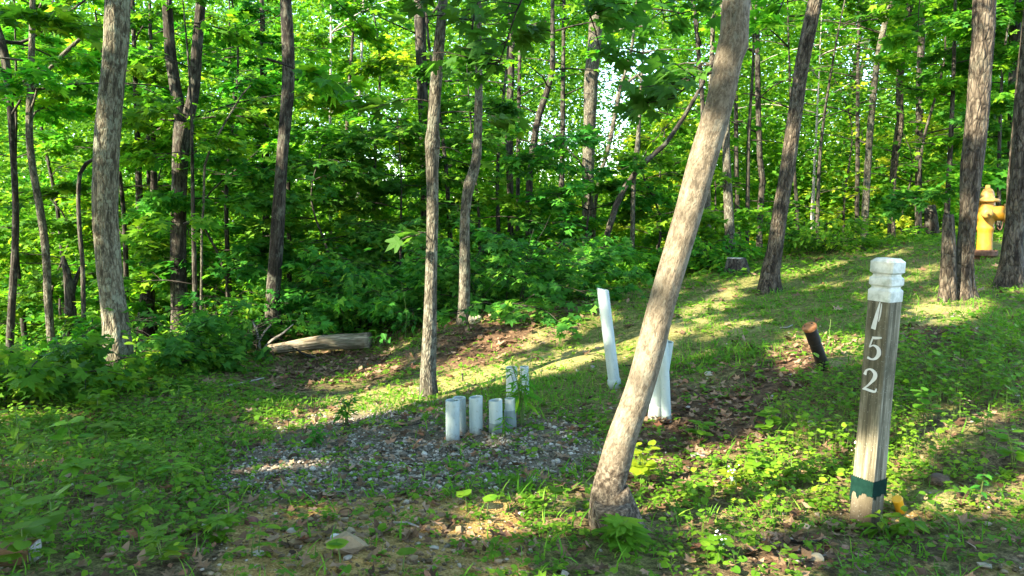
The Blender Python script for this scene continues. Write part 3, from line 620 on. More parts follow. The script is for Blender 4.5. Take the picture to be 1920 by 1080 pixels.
tree('stout_grey_tree', 'stout straight grey trunk against the open sky in the wood behind', [(1103,480,25),(1102,425,24),(1102,350,24),(1105,250,25),(1108,150,28),(1114,90,28),(1121,0,27)], BARK_GREY, Y=14, ztop=12, flare=.2, crown=(5.2, 11, 2.8, 14, LB))
tree('crooked_sky_tree', 'thin crooked trunk with a side branch right of the stout grey trunk', [(1113,450,8),(1115,390,8),(1122,340,8),(1140,280,9),(1152,220,9),(1162,170,9),(1173,130,7),(1183,100,6),(1190,40,5)], BARK_GREY, Y=13.2, ztop=7, flare=.1, limbs=[([(1165,165,6),(1185,148,6),(1205,135,5),(1222,118,3)], 0)], crown=(4.5, 6.8, 1.6, 5, LB))
tree('diagonal_tree', 'dark trunk rising diagonally to the right behind the leaning pale trunk', [(1118,500,14),(1134,455,13),(1155,385,13),(1172,350,12),(1187,330,12),(1214,300,11),(1248,270,10),(1282,220,9),(1305,180,8)], BARK_DARK, Y=11.5, ztop=6, flare=.2, crown=(4.0, 6, 1.8, 6, LB))
tree('short_top_tree', 'thin upright trunk crossing the diagonal dark trunk', [(1184,480,11),(1186,440,10),(1187,350,10),(1191,300,11),(1195,280,11),(1197,250,9),(1200,200,6)], BARK_GREY, Y=11.9, ztop=5.2, crown=(2.8, 5.2, 1.6, 8, dict(LB, size=.1)))
# right wood edge
tree('leafy_stem_tree', 'thin dark trunk peeping out left of the leaning pale trunk near the top', [(1300,480,9),(1310,380,9),(1318,230,9),(1310,100,9),(1300,0,8)], BARK_DARK, Y=12.5, ztop=8, crown=(3.2, 7.8, 2.2, 11, LB))
tree('mottled_mid_tree', 'mottled grey trunk between the leaning pale trunk and the slanting brown one', [(1369,480,23),(1369,440,21),(1367,400,20),(1364,340,18),(1362,280,16),(1361,200,15),(1358,80,14)], BARK_GREY, Y=12, ztop=10, flare=.3, crown=(2.8, 9.5, 2.4, 14, LB))
tree('half_hidden_tree', 'pale-footed trunk half hidden behind the leaning pale trunk', [(1327,490,17),(1327,440,15),(1327,350,13),(1330,260,12)], BARK_GREY, Y=13, ztop=9, crown=(2.8, 9, 2.2, 12, LB))
tree('mid_hill_tree', 'narrow dark trunk standing just left of the slanting brown trunk', [(1423,475,13),(1424,430,12),(1427,370,13),(1430,340,13),(1425,300,12),(1423,250,12),(1421,150,11)], BARK_DARK, Y=14, ztop=9, crown=(2.4, 9, 2.3, 14, LB))
tree('spotted_thin_tree', 'thin dark trunk with pale blotches just right of the slanting brown trunk', [(1497,482,9),(1496,440,8),(1494,390,8),(1490,330,7),(1486,260,6)], BARK_DARK, Y=14, ztop=7, crown=(2.2, 7, 2.0, 12, LB))
tree('white_stem_tree', 'short whitish stem in sunlit green behind the crest', [(1522,482,9),(1522,440,8),(1523,400,8),(1526,340,6)], BARK_PALE, Y=17, ztop=6, crown=(3.0, 6, 2.0, 10, LB))
tree('shadow_twin_tree', 'dark trunk just left of and behind the thin grey crest trunk', [(1607,468,9),(1607,380,9),(1608,300,9),(1608,240,8)], BARK_DARK, Y=17, ztop=9, crown=(2.2, 9, 2.4, 14, LB))
tree('dark_gap_tree', 'dark slender trunk right beside the mottled grey trunk', [(1385,470,11),(1383,400,11),(1381,330,10),(1380,230,9)], BARK_DARK, Y=15.5, ztop=9, crown=(2.4, 9, 2.2, 12, LB))
tree('stout_dark_snag', 'stout dark snag standing behind the crest left of the stub trunk', [(1748,472,29),(1747,440,27),(1746,405,26),(1744,385,20)], BARK_DARK, Y=12.5, ztop=0, flare=.2)
tree('dark_bush_tree', 'dark trunk in the shade at the far upper right of the wood', [(1722,440,14),(1722,330,14),(1724,200,14),(1728,60,13)], BARK_DARK, Y=16, ztop=9, crown=(2.0, 9, 3.0, 18, LB))
# ------------------------------------------------------------------ understory saplings (thin stem, layered leaf sprays from low down)
def sapling(label, px, Y, h, L, n, seed, mat=None, low=.5, size=.108, name='sapling', group='leafy saplings in the understory', bark=None):
    rng = np.random.default_rng(seed); x = at(px, 500, Y)[0]; g = float(H(x, Y)); base = (x, Y, g)
    R = root(name, base, label, 'sapling', group); mw = MB(); ml = MB()
    P = np.array([[x, Y, g-.06], [x+rng.normal(0, .05), Y, g+h*.35], [x+rng.normal(0, .15), Y+rng.normal(0, .1), g+h*.7], [x+rng.normal(0, .3), Y, g+h]])
    C = catmull(P, .25); tube(mw, C, np.linspace(.012+h*.0055, .006, len(C)), 7)
    a0 = rng.uniform(0, 6)
    for i in range(n):
        f = (i+rng.random())/n; z = g+low+(h-low)*f; k = int(np.argmin(abs(C[:, 2]-z)))
        limb(mw, ml, C[k], a0+2.4*i+rng.normal(0, .3), rng.uniform(-.05, .4), L*(1.1-.65*f)*rng.uniform(.6, 1.1), rng, MAPLE_S, size, ntw=9, nlf=28, r0=.010, v0=rng.uniform(.3, .65))
    mw.build('trunk', bark or BARK_DARK, R, base); ml.build('crown', mat or LEAF, R, base, smooth=False)
SAP = [('tall leafy sapling filling the far left edge of the wood', 40, 11.5, 6, 1.7, 17, None), ('leafy sapling behind the curved brown trunk, spreading toward the pale oak', 120, 13, 6.5, 2.0, 18, None),
 ('pale green sapling low behind the splayed dark snag', 90, 12.0, 3, 1.3, 12, None), ('spreading maple sapling right behind the pale oak trunk', 230, 11.5, 6.5, 1.9, 18, None),
 ('broad maple sapling whose leaves hang before the fork of the dark trunk', 362, 9.6, 4.6, 1.2, 9, None), ('sapling with layered sprays between the forked trunk and the straight dark oak', 430, 12, 6.5, 1.9, 18, None),
 ('dense green sapling directly behind the straight dark oak', 540, 12.5, 6.5, 1.9, 18, None), ('feathery low sapling right of the forked trunk foot', 420, 10.5, 2.6, 1.1, 12, LEAF_DEEP),
 ('leafy sapling in the bright gap left of the slim maple', 690, 13.5, 4.2, 1.9, 15, None), ('yellow-green sapling lit by the sun high left of the slim maple', 700, 14, 7.2, 1.5, 11, LEAF_YELLOW),
 ('deep green sapling behind the foot of the slim maple', 750, 11.5, 3.0, 1.5, 15, LEAF_DEEP), ('deep green sapling behind the bent slim trunk', 900, 11.8, 3.8, 1.6, 15, LEAF_DEEP),
 ('airy sapling between the bent slim trunk and the swaying dark trunk', 940, 14, 7, 2.0, 16, None), ('low bushy sapling at the foot of the stout grey trunk', 1090, 12.2, 2.6, 1.5, 14, LEAF_DEEP),
 ('sunlit pale yellow-green sapling beyond the diagonal dark trunk', 1235, 17, 4.6, 1.9, 16, LEAF_YELLOW), ('leafy low sapling under the diagonal dark trunk', 1230, 12.6, 2.5, 1.3, 13, None),
 ('leafy sapling between the leaning pale trunk and the slanting brown trunk', 1400, 13.5, 6, 1.8, 16, None), ('broad sapling with dark leaves right of the slanting brown trunk', 1530, 13, 5, 1.6, 13, None),
 ('bright sunlit sapling behind the thin grey crest trunk', 1580, 18, 5, 2.1, 17, LEAF_YELLOW), ('large sunlit sapling between the kinked trunk and the stub trunk', 1720, 14.5, 5.5, 1.9, 18, None),
 ('bright low sapling on the crest beside the kinked trunk', 1690, 16, 3, 1.8, 15, LEAF_YELLOW), ('dark leafy sapling high behind the stub trunk', 1770, 12, 6.5, 1.8, 18, LEAF_DEEP),
 ('dense sapling behind the yellow fire hydrant', 1870, 11.6, 4.5, 1.4, 16, None), ('tall deep green sapling behind the edge trunk', 1950, 12, 6.5, 1.8, 16, LEAF_DEEP), ('low sunlit sapling behind the foot of the mottled grey trunk', 1340, 14.5, 2.6, 1.6, 14, None),
 ('thick green sapling high between the slim maple and the bent trunk', 850, 12.5, 7, 1.8, 14, None), ('high leafy sapling filling the top between pale oak and forked trunk', 285, 13.5, 7.5, 2.0, 15, None), ('high leafy sapling above the ivy clad trunk', 470, 15, 8, 2.2, 16, None), ('leafy sapling left of the ivy clad trunk low in the wood', 330, 14, 4, 1.8, 15, None),
 ('dark sapling filling the understory behind the fallen log', 620, 11.0, 2.6, 1.4, 15, LEAF_DEEP)]
for i, (lb, px, Y, h, L, n, m) in enumerate(SAP):
    sapling(lb, px, Y, h, L, n, 100+i, m)

# ------------------------------------------------------------------ bushes at the edge of the clearing
def bush(label, px, py, h, r, n, seed, mat=LEAF_DEEP, tpl=OVATE, size=.09, name='bush', Y=None, cat='bush', group='bushes at the edge of the wood'):
    rng = np.random.default_rng(seed)
    b = hit(px, py) if Y is None else np.array([at(px, 500, Y)[0], Y, 0]); b[2] = H(b[0], b[1])
    R = root(name, b, label, cat, group); mw = MB(); ml = MB()
    for i in range(n):
        a = i*2.4+rng.normal(0, .3); e = rng.uniform(.35, 1.35); Lb = h*rng.uniform(.45, 1.05)*(.6+.4*math.sin(e))+r*math.cos(e)*.4
        p0 = b+np.array([rng.normal(0, r*.25), rng.normal(0, r*.25), -.03])
        limb(mw, ml, p0, a, e, Lb, rng, tpl, size, ntw=5, nlf=14, r0=.006, droop=.9, twl=(.15, .42), tilt=.45, v0=rng.uniform(.25, .6))
    mw.build('stem', BARK_DARK, R, b); ml.build('foliage', mat, R, b, smooth=False)
OPEN_ON[0] = False
BUSH = [('low broad-leaved bush at the foot of the pale oak trunk', 250, 700, .55, .6, 22), ('dark leafy bush right of the pale oak with sunlit tips', 330, 690, .8, .6, 24), ('bush with drooping sprays left of the fallen log', 430, 672, .8, .6, 24),
 ('tangled low bush at the far left under the thin trunks', 60, 745, .6, .8, 24), ('bush of tall stems between the forked trunk and the log', 395, 650, 1.3, .6, 20), ('dark bush behind the left half of the fallen log', 560, 625, 1.5, .8, 28),
 ('very dark bush behind the right end of the fallen log', 690, 615, 1.5, .8, 30), ('dark bush just left of the slim maple foot', 745, 610, 1.3, .7, 26), ('dark bush filling the gap between slim maple and bent trunk', 835, 600, 1.6, .6, 28),
 ('large dark bush right of the bent slim trunk', 935, 580, 1.6, .8, 32), ('bush with sunlit sprays above the tall white pipe', 1100, 540, 1.0, .7, 26), ('dark bush left of the tall white pipe on the wood edge', 1015, 565, 1.4, .7, 28),
 ('grassy green bush at the foot of the mottled grey trunk', 1340, 500, .6, .7, 22), ('small green bush left of the leaning pale trunk high on the rise', 1210, 520, .8, .7, 22), ('tangled bush behind the pale oak on the left slope', 190, 660, 1.0, .8, 24),
 ('low bush under the curved brown trunk', 110, 700, .7, .7, 22), ('bright bush on the crest right of the slanting brown trunk', 1560, 470, .8, .8, 22)]
for i, (lb, px, py, h, r, n) in enumerate(BUSH):
    bush(lb, px, py, h, r, n, 300+i, LEAF if i in (0, 3, 4, 10, 12, 13, 15, 16) else LEAF_DEEP, [OVATE, MAPLE_S][i % 2])

# ------------------------------------------------------------------ far wood (one mass) and unseen trees added left and behind to shade the clearing
rng = np.random.default_rng(77)
mb = MB()
N = 74000
Yc = 18+26*rng.random(N)**1.2; Xc = (rng.random(N)*2-1)*(.80*Yc+3); g = H(Xc, Yc)
zt = rng.random(N); Zc = g+.2+zt*(6+.30*Yc)
lo = rng.random(N) < .34; Zc = np.where(lo, g+rng.random(N)*4.0, Zc); Yc = np.where(lo, np.minimum(Yc, 40), Yc)
dens = .12*lo+fbm(np.stack([Xc*.30, Yc*.30, Zc*.45], -1), 5, 3)
k = dens > .385+.03*np.clip((Zc-CAMZ-.16*Yc)/4, 0, 1); Xc, Yc, Zc = Xc[k], Yc[k], Zc[k]
nl = 17; Pn = np.repeat(np.stack([Xc, Yc, Zc], -1), nl, 0); n = len(Pn)
cv = np.repeat(rng.normal(0, .16, len(Xc)), nl)
Pn = Pn+rng.normal(0, 1, (n, 3))*np.array([.48, .48, .20]); az = rng.uniform(0, 6.28, n); el = rng.normal(-.2, .3, n)
D = np.stack([np.cos(az)*np.cos(el), np.sin(az)*np.cos(el), np.sin(el)], -1); Nn = np.stack([rng.normal(0, .6, n), rng.normal(-.35, .7, n), np.ones(n)], -1)
kp = keep(Pn, rng, .8); leaves(mb, DIAM, Pn[kp], D[kp], Nn[kp], rng.uniform(.10, .20, n)[kp], np.clip(.5+cv+rng.normal(0, .15, n), 0, 1)[kp])
# the back of the wood
N = 22000; Yc = rng.uniform(42, 60, N); Xc = (rng.random(N)*2-1)*(.78*Yc+3); Zc = H(Xc, Yc)+(rng.random(N)**1.1)*22
k = fbm(np.stack([Xc*.2, Yc*.2, Zc*.3], -1), 9, 3) > .36; Pn = np.repeat(np.stack([Xc, Yc, Zc], -1)[k], 24, 0); n = len(Pn); cv = np.repeat(rng.normal(0, .16, k.sum()), 24)
Pn = Pn+rng.normal(0, 1, (n, 3))*np.array([.7, .7, .4]); az = rng.uniform(0, 6.28, n); el = rng.normal(-.2, .3, n)
D = np.stack([np.cos(az)*np.cos(el), np.sin(az)*np.cos(el), np.sin(el)], -1); Nn = np.stack([rng.normal(0, .5, n), rng.normal(-.7, .7, n), np.ones(n)], -1)
kp = keep(Pn, rng, .8); leaves(mb, DIAM, Pn[kp], D[kp], Nn[kp], rng.uniform(.18, .32, n)[kp], np.clip(.55+cv+rng.normal(0, .15, n), 0, 1)[kp])
for i in range(11):
    y = rng.uniform(19, 40); x = rng.uniform(-1, 1)*(.75*y); p = np.array([[x, y, float(H(x, y))-.2], [x+rng.normal(0, .2), y, 4], [x+rng.normal(0, .5), y, 9], [x+rng.normal(0, .8), y, 15]])
    r = rng.uniform(.06, .17); pxx, pyy, dd = proj(np.array([[x, y, 5.]]))
    if any(inpoly(pxx, pyy+o, q)[0] for q, _ in SKYGAP for o in (0, 60, -60)): continue
    tube(mb, catmull(p, 1.2), np.linspace(r, r*.5, len(catmull(p, 1.2))), 7, mat=1)
tag(mb.build('distant_woods', [LEAF, BARK_DARK], smooth=False), kind='stuff')

BACKLIT[0] = True
for i, (x, y, h, L, *zl) in enumerate([(-6.0, .8, 9, 3.0), (-8.5, 3.6, 10, 3.2), (-7.2, -2.6, 10, 3.2), (-10.5, 6.5, 10, 3.0), (-11.5, .6, 11, 3.4), (-4.2, -3.4, 9, 3.0), (-14, 4.6, 12, 3.4), (-13.5, -4, 12, 3.4), (-.8, -4.6, 9, 3.0), (-9, -7, 12, 3.4), (-3.4, -7.5, 11, 3.2), (-15, 10, 12, 3.2), (-5.2, -.9, 7.5, 2.6), (-9.6, -1.2, 10, 3.2), (2.8, -4.4, 8, 2.6), (-17, 0, 13, 3.4), (-4.6, 2.6, 9, 3.4, 4.6), (-3.2, -1.2, 9.5, 3.4, 4.6), (-7.6, 5.4, 10, 3.4, 4.4), (.6, -1.8, 8, 3.0, 4.4)]):
    rng = np.random.default_rng(900+i)
    def shade_cost(a, b_):
        zz = np.arange(0, h, .1); Q = np.stack([a+0*zz, b_+0*zz, zz+float(H(a, b_))], -1); c_ = 0
        for o in (-.12, 0, .12): u, v, s_ = _uv(Q+E1*o); c_ += (s_ < LANE[np.clip(v, 0, MN-1), np.clip(u, 0, MN-1)]).sum()
        return c_
    x, y = min([(x+dx, y+dy) for dx in np.arange(-1.2, 1.3, .2) for dy in np.arange(-1.2, 1.3, .2) if abs(x+dx) > .76*(y+dy)+.4 or y+dy < -.5], key=lambda q: shade_cost(*q)+.3*math.hypot(q[0]-x, q[1]-y))
    gz = float(H(x, y)); base = (x, y, gz)
    R = root('added_shade_tree', base, 'unseen leafy tree added beside the clearing to shade it', 'tree', 'unseen trees added to shade the clearing from the left and behind')
    mw = MB(); ml = MB(); C = catmull(np.array([[x, y, gz-.1], [x+rng.normal(0, .1), y, gz+h*.4], [x+rng.normal(0, .3), y+.1, gz+h]]), .3)
    tube(mw, C, np.linspace(.14, .03, len(C)), 10)
    for j in range(34):
        zb = zl[0] if zl else 2.2; z = gz+zb+(h-zb)*(j+rng.random())/34; k = int(np.argmin(abs(C[:, 2]-z)))
        limb(mw, ml, C[k], j*2.4+rng.normal(0, .3), rng.uniform(0, .5), L*(1.05-.4*j/34)*rng.uniform(.6, 1.1), rng, MAPLE_S, .17, ntw=8, nlf=15, r0=.02, twl=(.5, 1.0), tilt=.6, gaps=False, lanep=.985)
    mw.build('trunk', BARK_GREY, R, base); ml.build('crown', LEAF, R, base, smooth=False)
BACKLIT[0] = False

# ------------------------------------------------------------------ ground cover
def scat(n, y0, y1, seed, margin=1.0, power=1.0):
    rng = np.random.default_rng(seed); out = []
    Y = y0+(y1-y0)*rng.random(n)**power; X = (rng.random(n)*2-1)*(.72*Y+margin)
    k = rng.random(n) < (.72*Y+margin)/(.72*y1+margin)*2 if power == 1 else np.ones(n, bool)
    return X[k], Y[k], rng
def gnormal(x, y):
    e = .12; return unit(np.stack([H(x-e, y)-H(x+e, y), H(x, y-e)-H(x, y+e), 0*x+2*e], -1))
def pix(x, y): return proj(np.stack([x, y, H(x, y)], -1))[:2]
# leafy herbs: little rosettes of round and pointed leaves on short stems
def herbs(mb, n, y0, y1, seed, size, hgt, nleaf, tpls, dens, power):
    X, Y, rng = scat(n, y0, y1, seed, 1.0, power); px, py = pix(X, Y)
    d = dens(px, py, X, Y); k = rng.random(len(X)) < d; X, Y = X[k], Y[k]; px, py = px[k], py[k]
    hh = hgt(px, py)*rng.uniform(.5, 1.3, len(X)); G = np.stack([X, Y, H(X, Y)], -1); pv = rng.normal(0, .13, len(X))+.26*soft(px, py, [(1240,900),(1420,850),(1640,820),(1925,790),(1925,945),(1500,975),(1260,960)], 30)  # leaves tinted paler inside the sunlit patch: sun put into their colour
    for j in range(nleaf):
        m = rng.random(len(X)) < (1 if j < 3 else .75); P0 = G[m]; n_ = len(P0)
        az = j*2.4+rng.uniform(-.6, .6, n_)+X[m]*7; up = hh[m]*(.35+.65*(j+1)/nleaf)*rng.uniform(.8, 1.1, n_)
        S = size*rng.uniform(.6, 1.35, n_); el = rng.normal(.05, .28, n_)
        D = np.stack([np.cos(az)*np.cos(el), np.sin(az)*np.cos(el), np.sin(el)], -1); N = np.stack([rng.normal(0, .33, n_), rng.normal(0, .33, n_), np.ones(n_)], -1)
        P = P0+np.stack([np.cos(az)*S*.35, np.sin(az)*S*.35, up+.006], -1)
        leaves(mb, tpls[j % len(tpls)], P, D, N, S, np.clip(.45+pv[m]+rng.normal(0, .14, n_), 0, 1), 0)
    tall = hh > .06
    for p, h in zip(G[tall][:6000], hh[tall][:6000]):
        mb.add(np.array([p+[-.0018, 0, 0], p+[.0018, 0, 0], p+[rng.normal(0, .01), 0, h]]), np.array([[0, 1, 2]]), .5, None, 1)
LEFTP = [(0,640),(200,690),(420,720),(560,760),(430,840),(380,930),(480,960),(300,1080),(0,1080)]
RIGHTP = [(1560,700),(1640,650),(1925,600),(1925,1080),(1180,1080),(1180,880),(1420,850)]
def d_herb(px, py, X, Y):
    gm = regs(px, py, R_GRAVEL); li = regs(px, py, R_LITTER); di = regs(px, py, R_DIRT); la = regs(px, py, R_LAWN)
    d = .42+.48*np.maximum(soft(px, py, LEFTP), soft(px, py, RIGHTP))
    cl = sstep(.40, .58, n2(X, Y, 2.1, 21, 3))
    d = d*(1-.6*regs(px, py, R_LIT_STRAW, 14)); return d*(.16+.80*cl)*(1-.80*gm)*(1-.80*li)*(1-.86*di)*(1-.55*la)
def h_herb(px, py): return .035+.09*soft(px, py, [(1480,700),(1925,620),(1925,860),(1500,860)])+.08*soft(px, py, [(0,640),(420,700),(400,820),(300,1080),(0,1080)])+.04*soft(px, py, RIGHTP)
mb = MB()
herbs(mb, 15000, 2.0, 5.0, 44, .019, lambda a, b: .5*h_herb(a, b), 6, [ROUND, OVATE], lambda px, py, X, Y: np.clip(.25+.9*d_herb(px, py, X, Y), 0, 1)*(.3+.9*sstep(.4, .6, n2(X, Y, 3.3, 29))), .75)
herbs(mb, 14000, 4.6, 8.5, 45, .028, lambda a, b: .6*h_herb(a, b), 5, [ROUND, OVATE], lambda px, py, X, Y: np.clip(.2+.9*d_herb(px, py, X, Y), 0, 1)*(.3+.9*sstep(.4, .6, n2(X, Y, 2.3, 30))), .75)
herbs(mb, 6500, 2.0, 5.0, 41, .029, h_herb, 5, [ROUND, OVATE, ROUND, MAPLE_S], d_herb, .75)
herbs(mb, 15000, 4.6, 9.5, 42, .037, h_herb, 4, [OVATE, ROUND], d_herb, .7)
herbs(mb, 12000, 9, 17, 43, .085, lambda a, b: .09+0*a, 4, [OVATE, DIAM], lambda px, py, X, Y: .35+.65*sstep(.35, .6, n2(X, Y, 1.1, 23, 3))*(1-.6*regs(px, py, R_LAWN)), .8)
tag(mb.build('ground_cover', [LEAF_GROUND, STEM], smooth=False), kind='stuff')
# grass
def grass(mb, n, y0, y1, seed, size, dens, power):
    X, Y, rng = scat(n, y0, y1, seed, 1.0, power); px, py = pix(X, Y); k = rng.random(len(X)) < dens(px, py, X, Y); X, Y = X[k], Y[k]; px, py = px[k], py[k]
    for j in range(3):
        m = np.arange(len(X)) % 3 == j; n_ = m.sum(); az = rng.uniform(0, 6.28, n_); x = X[m]+rng.normal(0, .015, n_); y = Y[m]+rng.normal(0, .015, n_)
        N = unit(np.stack([rng.normal(0, .3, n_), rng.normal(0, .3, n_), np.ones(n_)], -1)); D = np.stack([np.cos(az), np.sin(az), 0*az], -1)
        leaves(mb, blade(.35+.35*j, .035+.02*(j == 1)), np.stack([x, y, H(x, y)-.003], -1), D, N, size*rng.uniform(.4, 1.35, n_)*(.7+.8*n2(x, y, 1.7, 55)), np.clip(.45+.5*(n2(x, y, 3, 66)-.5)+rng.normal(0, .18, n_), 0, 1))
def d_grass(px, py, X, Y):
    la = regs(px, py, R_LAWN); return np.clip(.36+.85*la, 0, 1)*(1-.35*regs(px, py, R_LIT_STRAW, 14))*(.25+.9*sstep(.38, .6, n2(X, Y, 2.6, 27, 3)))*(1-.93*regs(px, py, R_GRAVEL))*(1-.85*regs(px, py, R_LITTER))*(1-.8*regs(px, py, R_DIRT))
mb = MB()
grass(mb, 34000, 2.0, 6.0, 51, .07, d_grass, .75); grass(mb, 70000, 5.5, 14.5, 52, .065, d_grass, .8)
tag(mb.build('grass', GRASS, smooth=False), kind='stuff')
# dead leaves
def litter(mb, n, y0, y1, seed, size, dens, power):
    X, Y, rng = scat(n, y0, y1, seed, 1.0, power); px, py = pix(X, Y); k = rng.random(len(X)) < dens(px, py, X, Y); X, Y = X[k], Y[k]
    for j in range(8):
        m = np.arange(len(X)) % 8 == j; n_ = m.sum(); az = rng.uniform(0, 6.28, n_); D = np.stack([np.cos(az), np.sin(az), rng.normal(0, .25, n_)], -1)
        N = gnormal(X[m], Y[m])+rng.normal(0, .28, (n_, 3)); S = size*rng.uniform(.5, 1.3, n_)
        leaves(mb, dead(j), np.stack([X[m], Y[m], H(X[m], Y[m])+.006+.018*rng.random(n_)], -1), D, N, S, rng.random(n_))
def d_lit(px, py, X, Y): return np.clip(.24+.25*sstep(.45, .6, n2(X, Y, 1.9, 91))+.95*regs(px, py, R_LITTER)+.05*regs(px, py, R_DIRT), 0, 1)*(1-.2*regs(px, py, R_GRAVEL))*(1-.75*regs(px, py, R_LAWN))
mb = MB(); litter(mb, 16000, 2.0, 6.0, 61, .046, d_lit, .75); litter(mb, 20000, 5.5, 13, 62, .07, d_lit, .8)
tag(mb.build('leaf_litter', LITTER, smooth=False), kind='stuff')
# gravel and soil pebbles
def ico():
    t = (1+5**.5)/2; V = unit(np.array([(-1,t,0),(1,t,0),(-1,-t,0),(1,-t,0),(0,-1,t),(0,1,t),(0,-1,-t),(0,1,-t),(t,0,-1),(t,0,1),(-t,0,-1),(-t,0,1)], float))
    return V, np.array([(0,11,5),(0,5,1),(0,1,7),(0,7,10),(0,10,11),(1,5,9),(5,11,4),(11,10,2),(10,7,6),(7,1,8),(3,9,4),(3,4,2),(3,2,6),(3,6,8),(3,8,9),(4,9,5),(2,4,11),(6,2,10),(8,6,7),(9,8,1)])
def stones(mb, n, y0, y1, seed, size, dens, power, sig=.45):
    X, Y, rng = scat(n, y0, y1, seed, .6, power); px, py = pix(X, Y); k = rng.random(len(X)) < dens(px, py, X, Y); X, Y = X[k], Y[k]; V0, T0 = ico()
    for j in range(6):
        m = np.arange(len(X)) % 6 == j; n_ = m.sum(); r = np.random.default_rng(j+seed); V = V0*r.uniform(.6, 1.25, (12, 1))*np.array([1, r.uniform(.6, .95), r.uniform(.45, .75)])
        az = rng.uniform(0, 6.28, n_); N = gnormal(X[m], Y[m])+rng.normal(0, .35, (n_, 3)); S = size*np.exp(rng.normal(0, sig, n_))
        leaves(mb, (V, T0), np.stack([X[m], Y[m], H(X[m], Y[m])+S*.25], -1), np.stack([np.cos(az), np.sin(az), 0*az], -1), N, S, rng.random(n_))
def d_grav(px, py, X, Y): return np.clip(regs(px+90*(n2(X, Y, 2.2, 73)-.5), py+50*(n2(X, Y, 2.2, 74)-.5), R_GRAVEL, 45)*1.1, 0, 1)**1.5*(.12+.75*sstep(.36, .60, n2(X, Y, 1.7, 71)))+.012
mb = MB(); stones(mb, 90000, 2.6, 6.4, 71, .0092, d_grav, .9, .36); tag(mb.build('gravel', GRAVEL, smooth=False), kind='stuff')
mb = MB(); stones(mb, 16000, 2.0, 4.2, 72, .006, lambda px, py, X, Y: np.clip(.10+regs(px, py, R_DIRT), 0, 1), .9, .6); tag(mb.build('soil_pebbles', PEBBLE, smooth=False), kind='stuff')
# ------------------------------------------------------------------ marker post with the number 152
WOOD = NT('weathered_post_wood'); _o = WOOD.obj(); _v = WOOD.mapv(_o, (1, 1, .05)); _a = WOOD.noise(_v, 55, 6, .65); _b = WOOD.noise(_o, 5, 4, .6); _c = WOOD.noise(_o, 120, 3, .7)
_z = WOOD.n('ShaderNodeSeparateXYZ'); WOOD.l(_o, _z.inputs[0])
_col = WOOD.ramp(_a, [(.38, (.062, .056, .036)), (.5, (.15, .135, .092)), (.62, (.27, .245, .175))])
_col = WOOD.mix(WOOD.ramp(_b, [(.45, 0.0), (.62, .75)]), _col, (.060, .058, .036))
_fresh = WOOD.ramp(WOOD.math('ADD', _z.outputs[2], WOOD.math('MULTIPLY', _b, .3)), [(.36, 1.0), (.52, 0.0)])
_col = WOOD.mix(WOOD.math('MULTIPLY', _fresh, .25), _col, WOOD.ramp(_a, [(.36, (.10, .085, .055)), (.64, (.25, .205, .14))]))
_col = WOOD.mix(WOOD.ramp(WOOD.math('ADD', _z.outputs[2], WOOD.math('MULTIPLY', _b, .25)), [(.20, .8), (.36, 0.0)]), _col, (.055, .042, .026))   # soil stain at the foot
_col = WOOD.mix(WOOD.ramp(_c, [(.64, 0.0), (.70, .7)]), _col, (.36, .37, .31))
M_WOOD = WOOD.done(WOOD.bsdf(_col, .9, WOOD.bump(WOOD.math('ADD', _a, WOOD.math('MULTIPLY', _c, .3)), .7, .006), .15))
M_CAP = simple('weathered_white_paint', (.60, .62, .57), .7, .25, 0, 26, .5, c2=(.38, .40, .34))
M_NUM = simple('white_number', (.62, .63, .60), .5, .35, .1, 40)
M_GREEN = simple('dark_green_paint', (.002, .015, .011), .75, .08, 0, 40, .25, c2=(.004, .022, .016))
b = hit(1622, 985); b[2] -= .0
t = at(1666, 484, b[1]-.03); axis = unit(t-b); Lp = np.linalg.norm(t-b)
toc = unit(np.array([-b[0], -b[1], 0])); ang = rad(31.5)
def rz(v, a): return np.array([v[0]*math.cos(a)-v[1]*math.sin(a), v[0]*math.sin(a)+v[1]*math.cos(a), v[2]])
nl_ = rz(toc, -ang)                                                  # the face that carries the number looks a little left
M = axis_matrix(b, t, nl_)                                           # local +x is that face
R = root('marker_post', b, 'leaning weathered wooden post with white cap and number 152', 'marker post')
R.matrix_world = M
hw = .0475
def sq(mb, prof, var=.5, mat=0, chamf=.006):
    """square section lofted along z: prof of (half width, z)"""
    def ring(h, z):
        c = min(chamf, h*.4); return [(h, -h+c, z), (h, h-c, z), (h-c, h, z), (-h+c, h, z), (-h, h-c, z), (-h, -h+c, z), (-h+c, -h, z), (h-c, -h, z)]
    V = []; T = []
    for i in range(len(prof)-1):
        o = len(V); V += ring(*prof[i])+ring(*prof[i+1])
        for j in range(8):
            k = (j+1) % 8; T += [(o+j, o+k, o+8+k), (o+j, o+8+k, o+8+j)]
    o = len(V); V += ring(*prof[-1]); T += [(o, o+j, o+j+1) for j in range(1, 7)]
    mb.add(V, T, var, None, mat)
zc = Lp-.172
m = MB(); sq(m, [(hw, -.15)]+[(hw*(1+.012*math.sin(z*9)), z) for z in np.linspace(0, zc, 14)]); m.build('post', M_WOOD, R, smooth=False)
m = MB(); sq(m, [(hw+.002, zc-.004), (hw+.002, zc+.040), (hw-.006, zc+.050), (hw-.006, zc+.056), (hw+.002, zc+.064), (hw+.002, zc+.090), (hw-.007, zc+.100), (hw-.007, zc+.107), (hw+.002, zc+.115), (hw+.002, zc+.158), (hw-.012, Lp)]); m.build('cap', M_CAP, R, smooth=False)
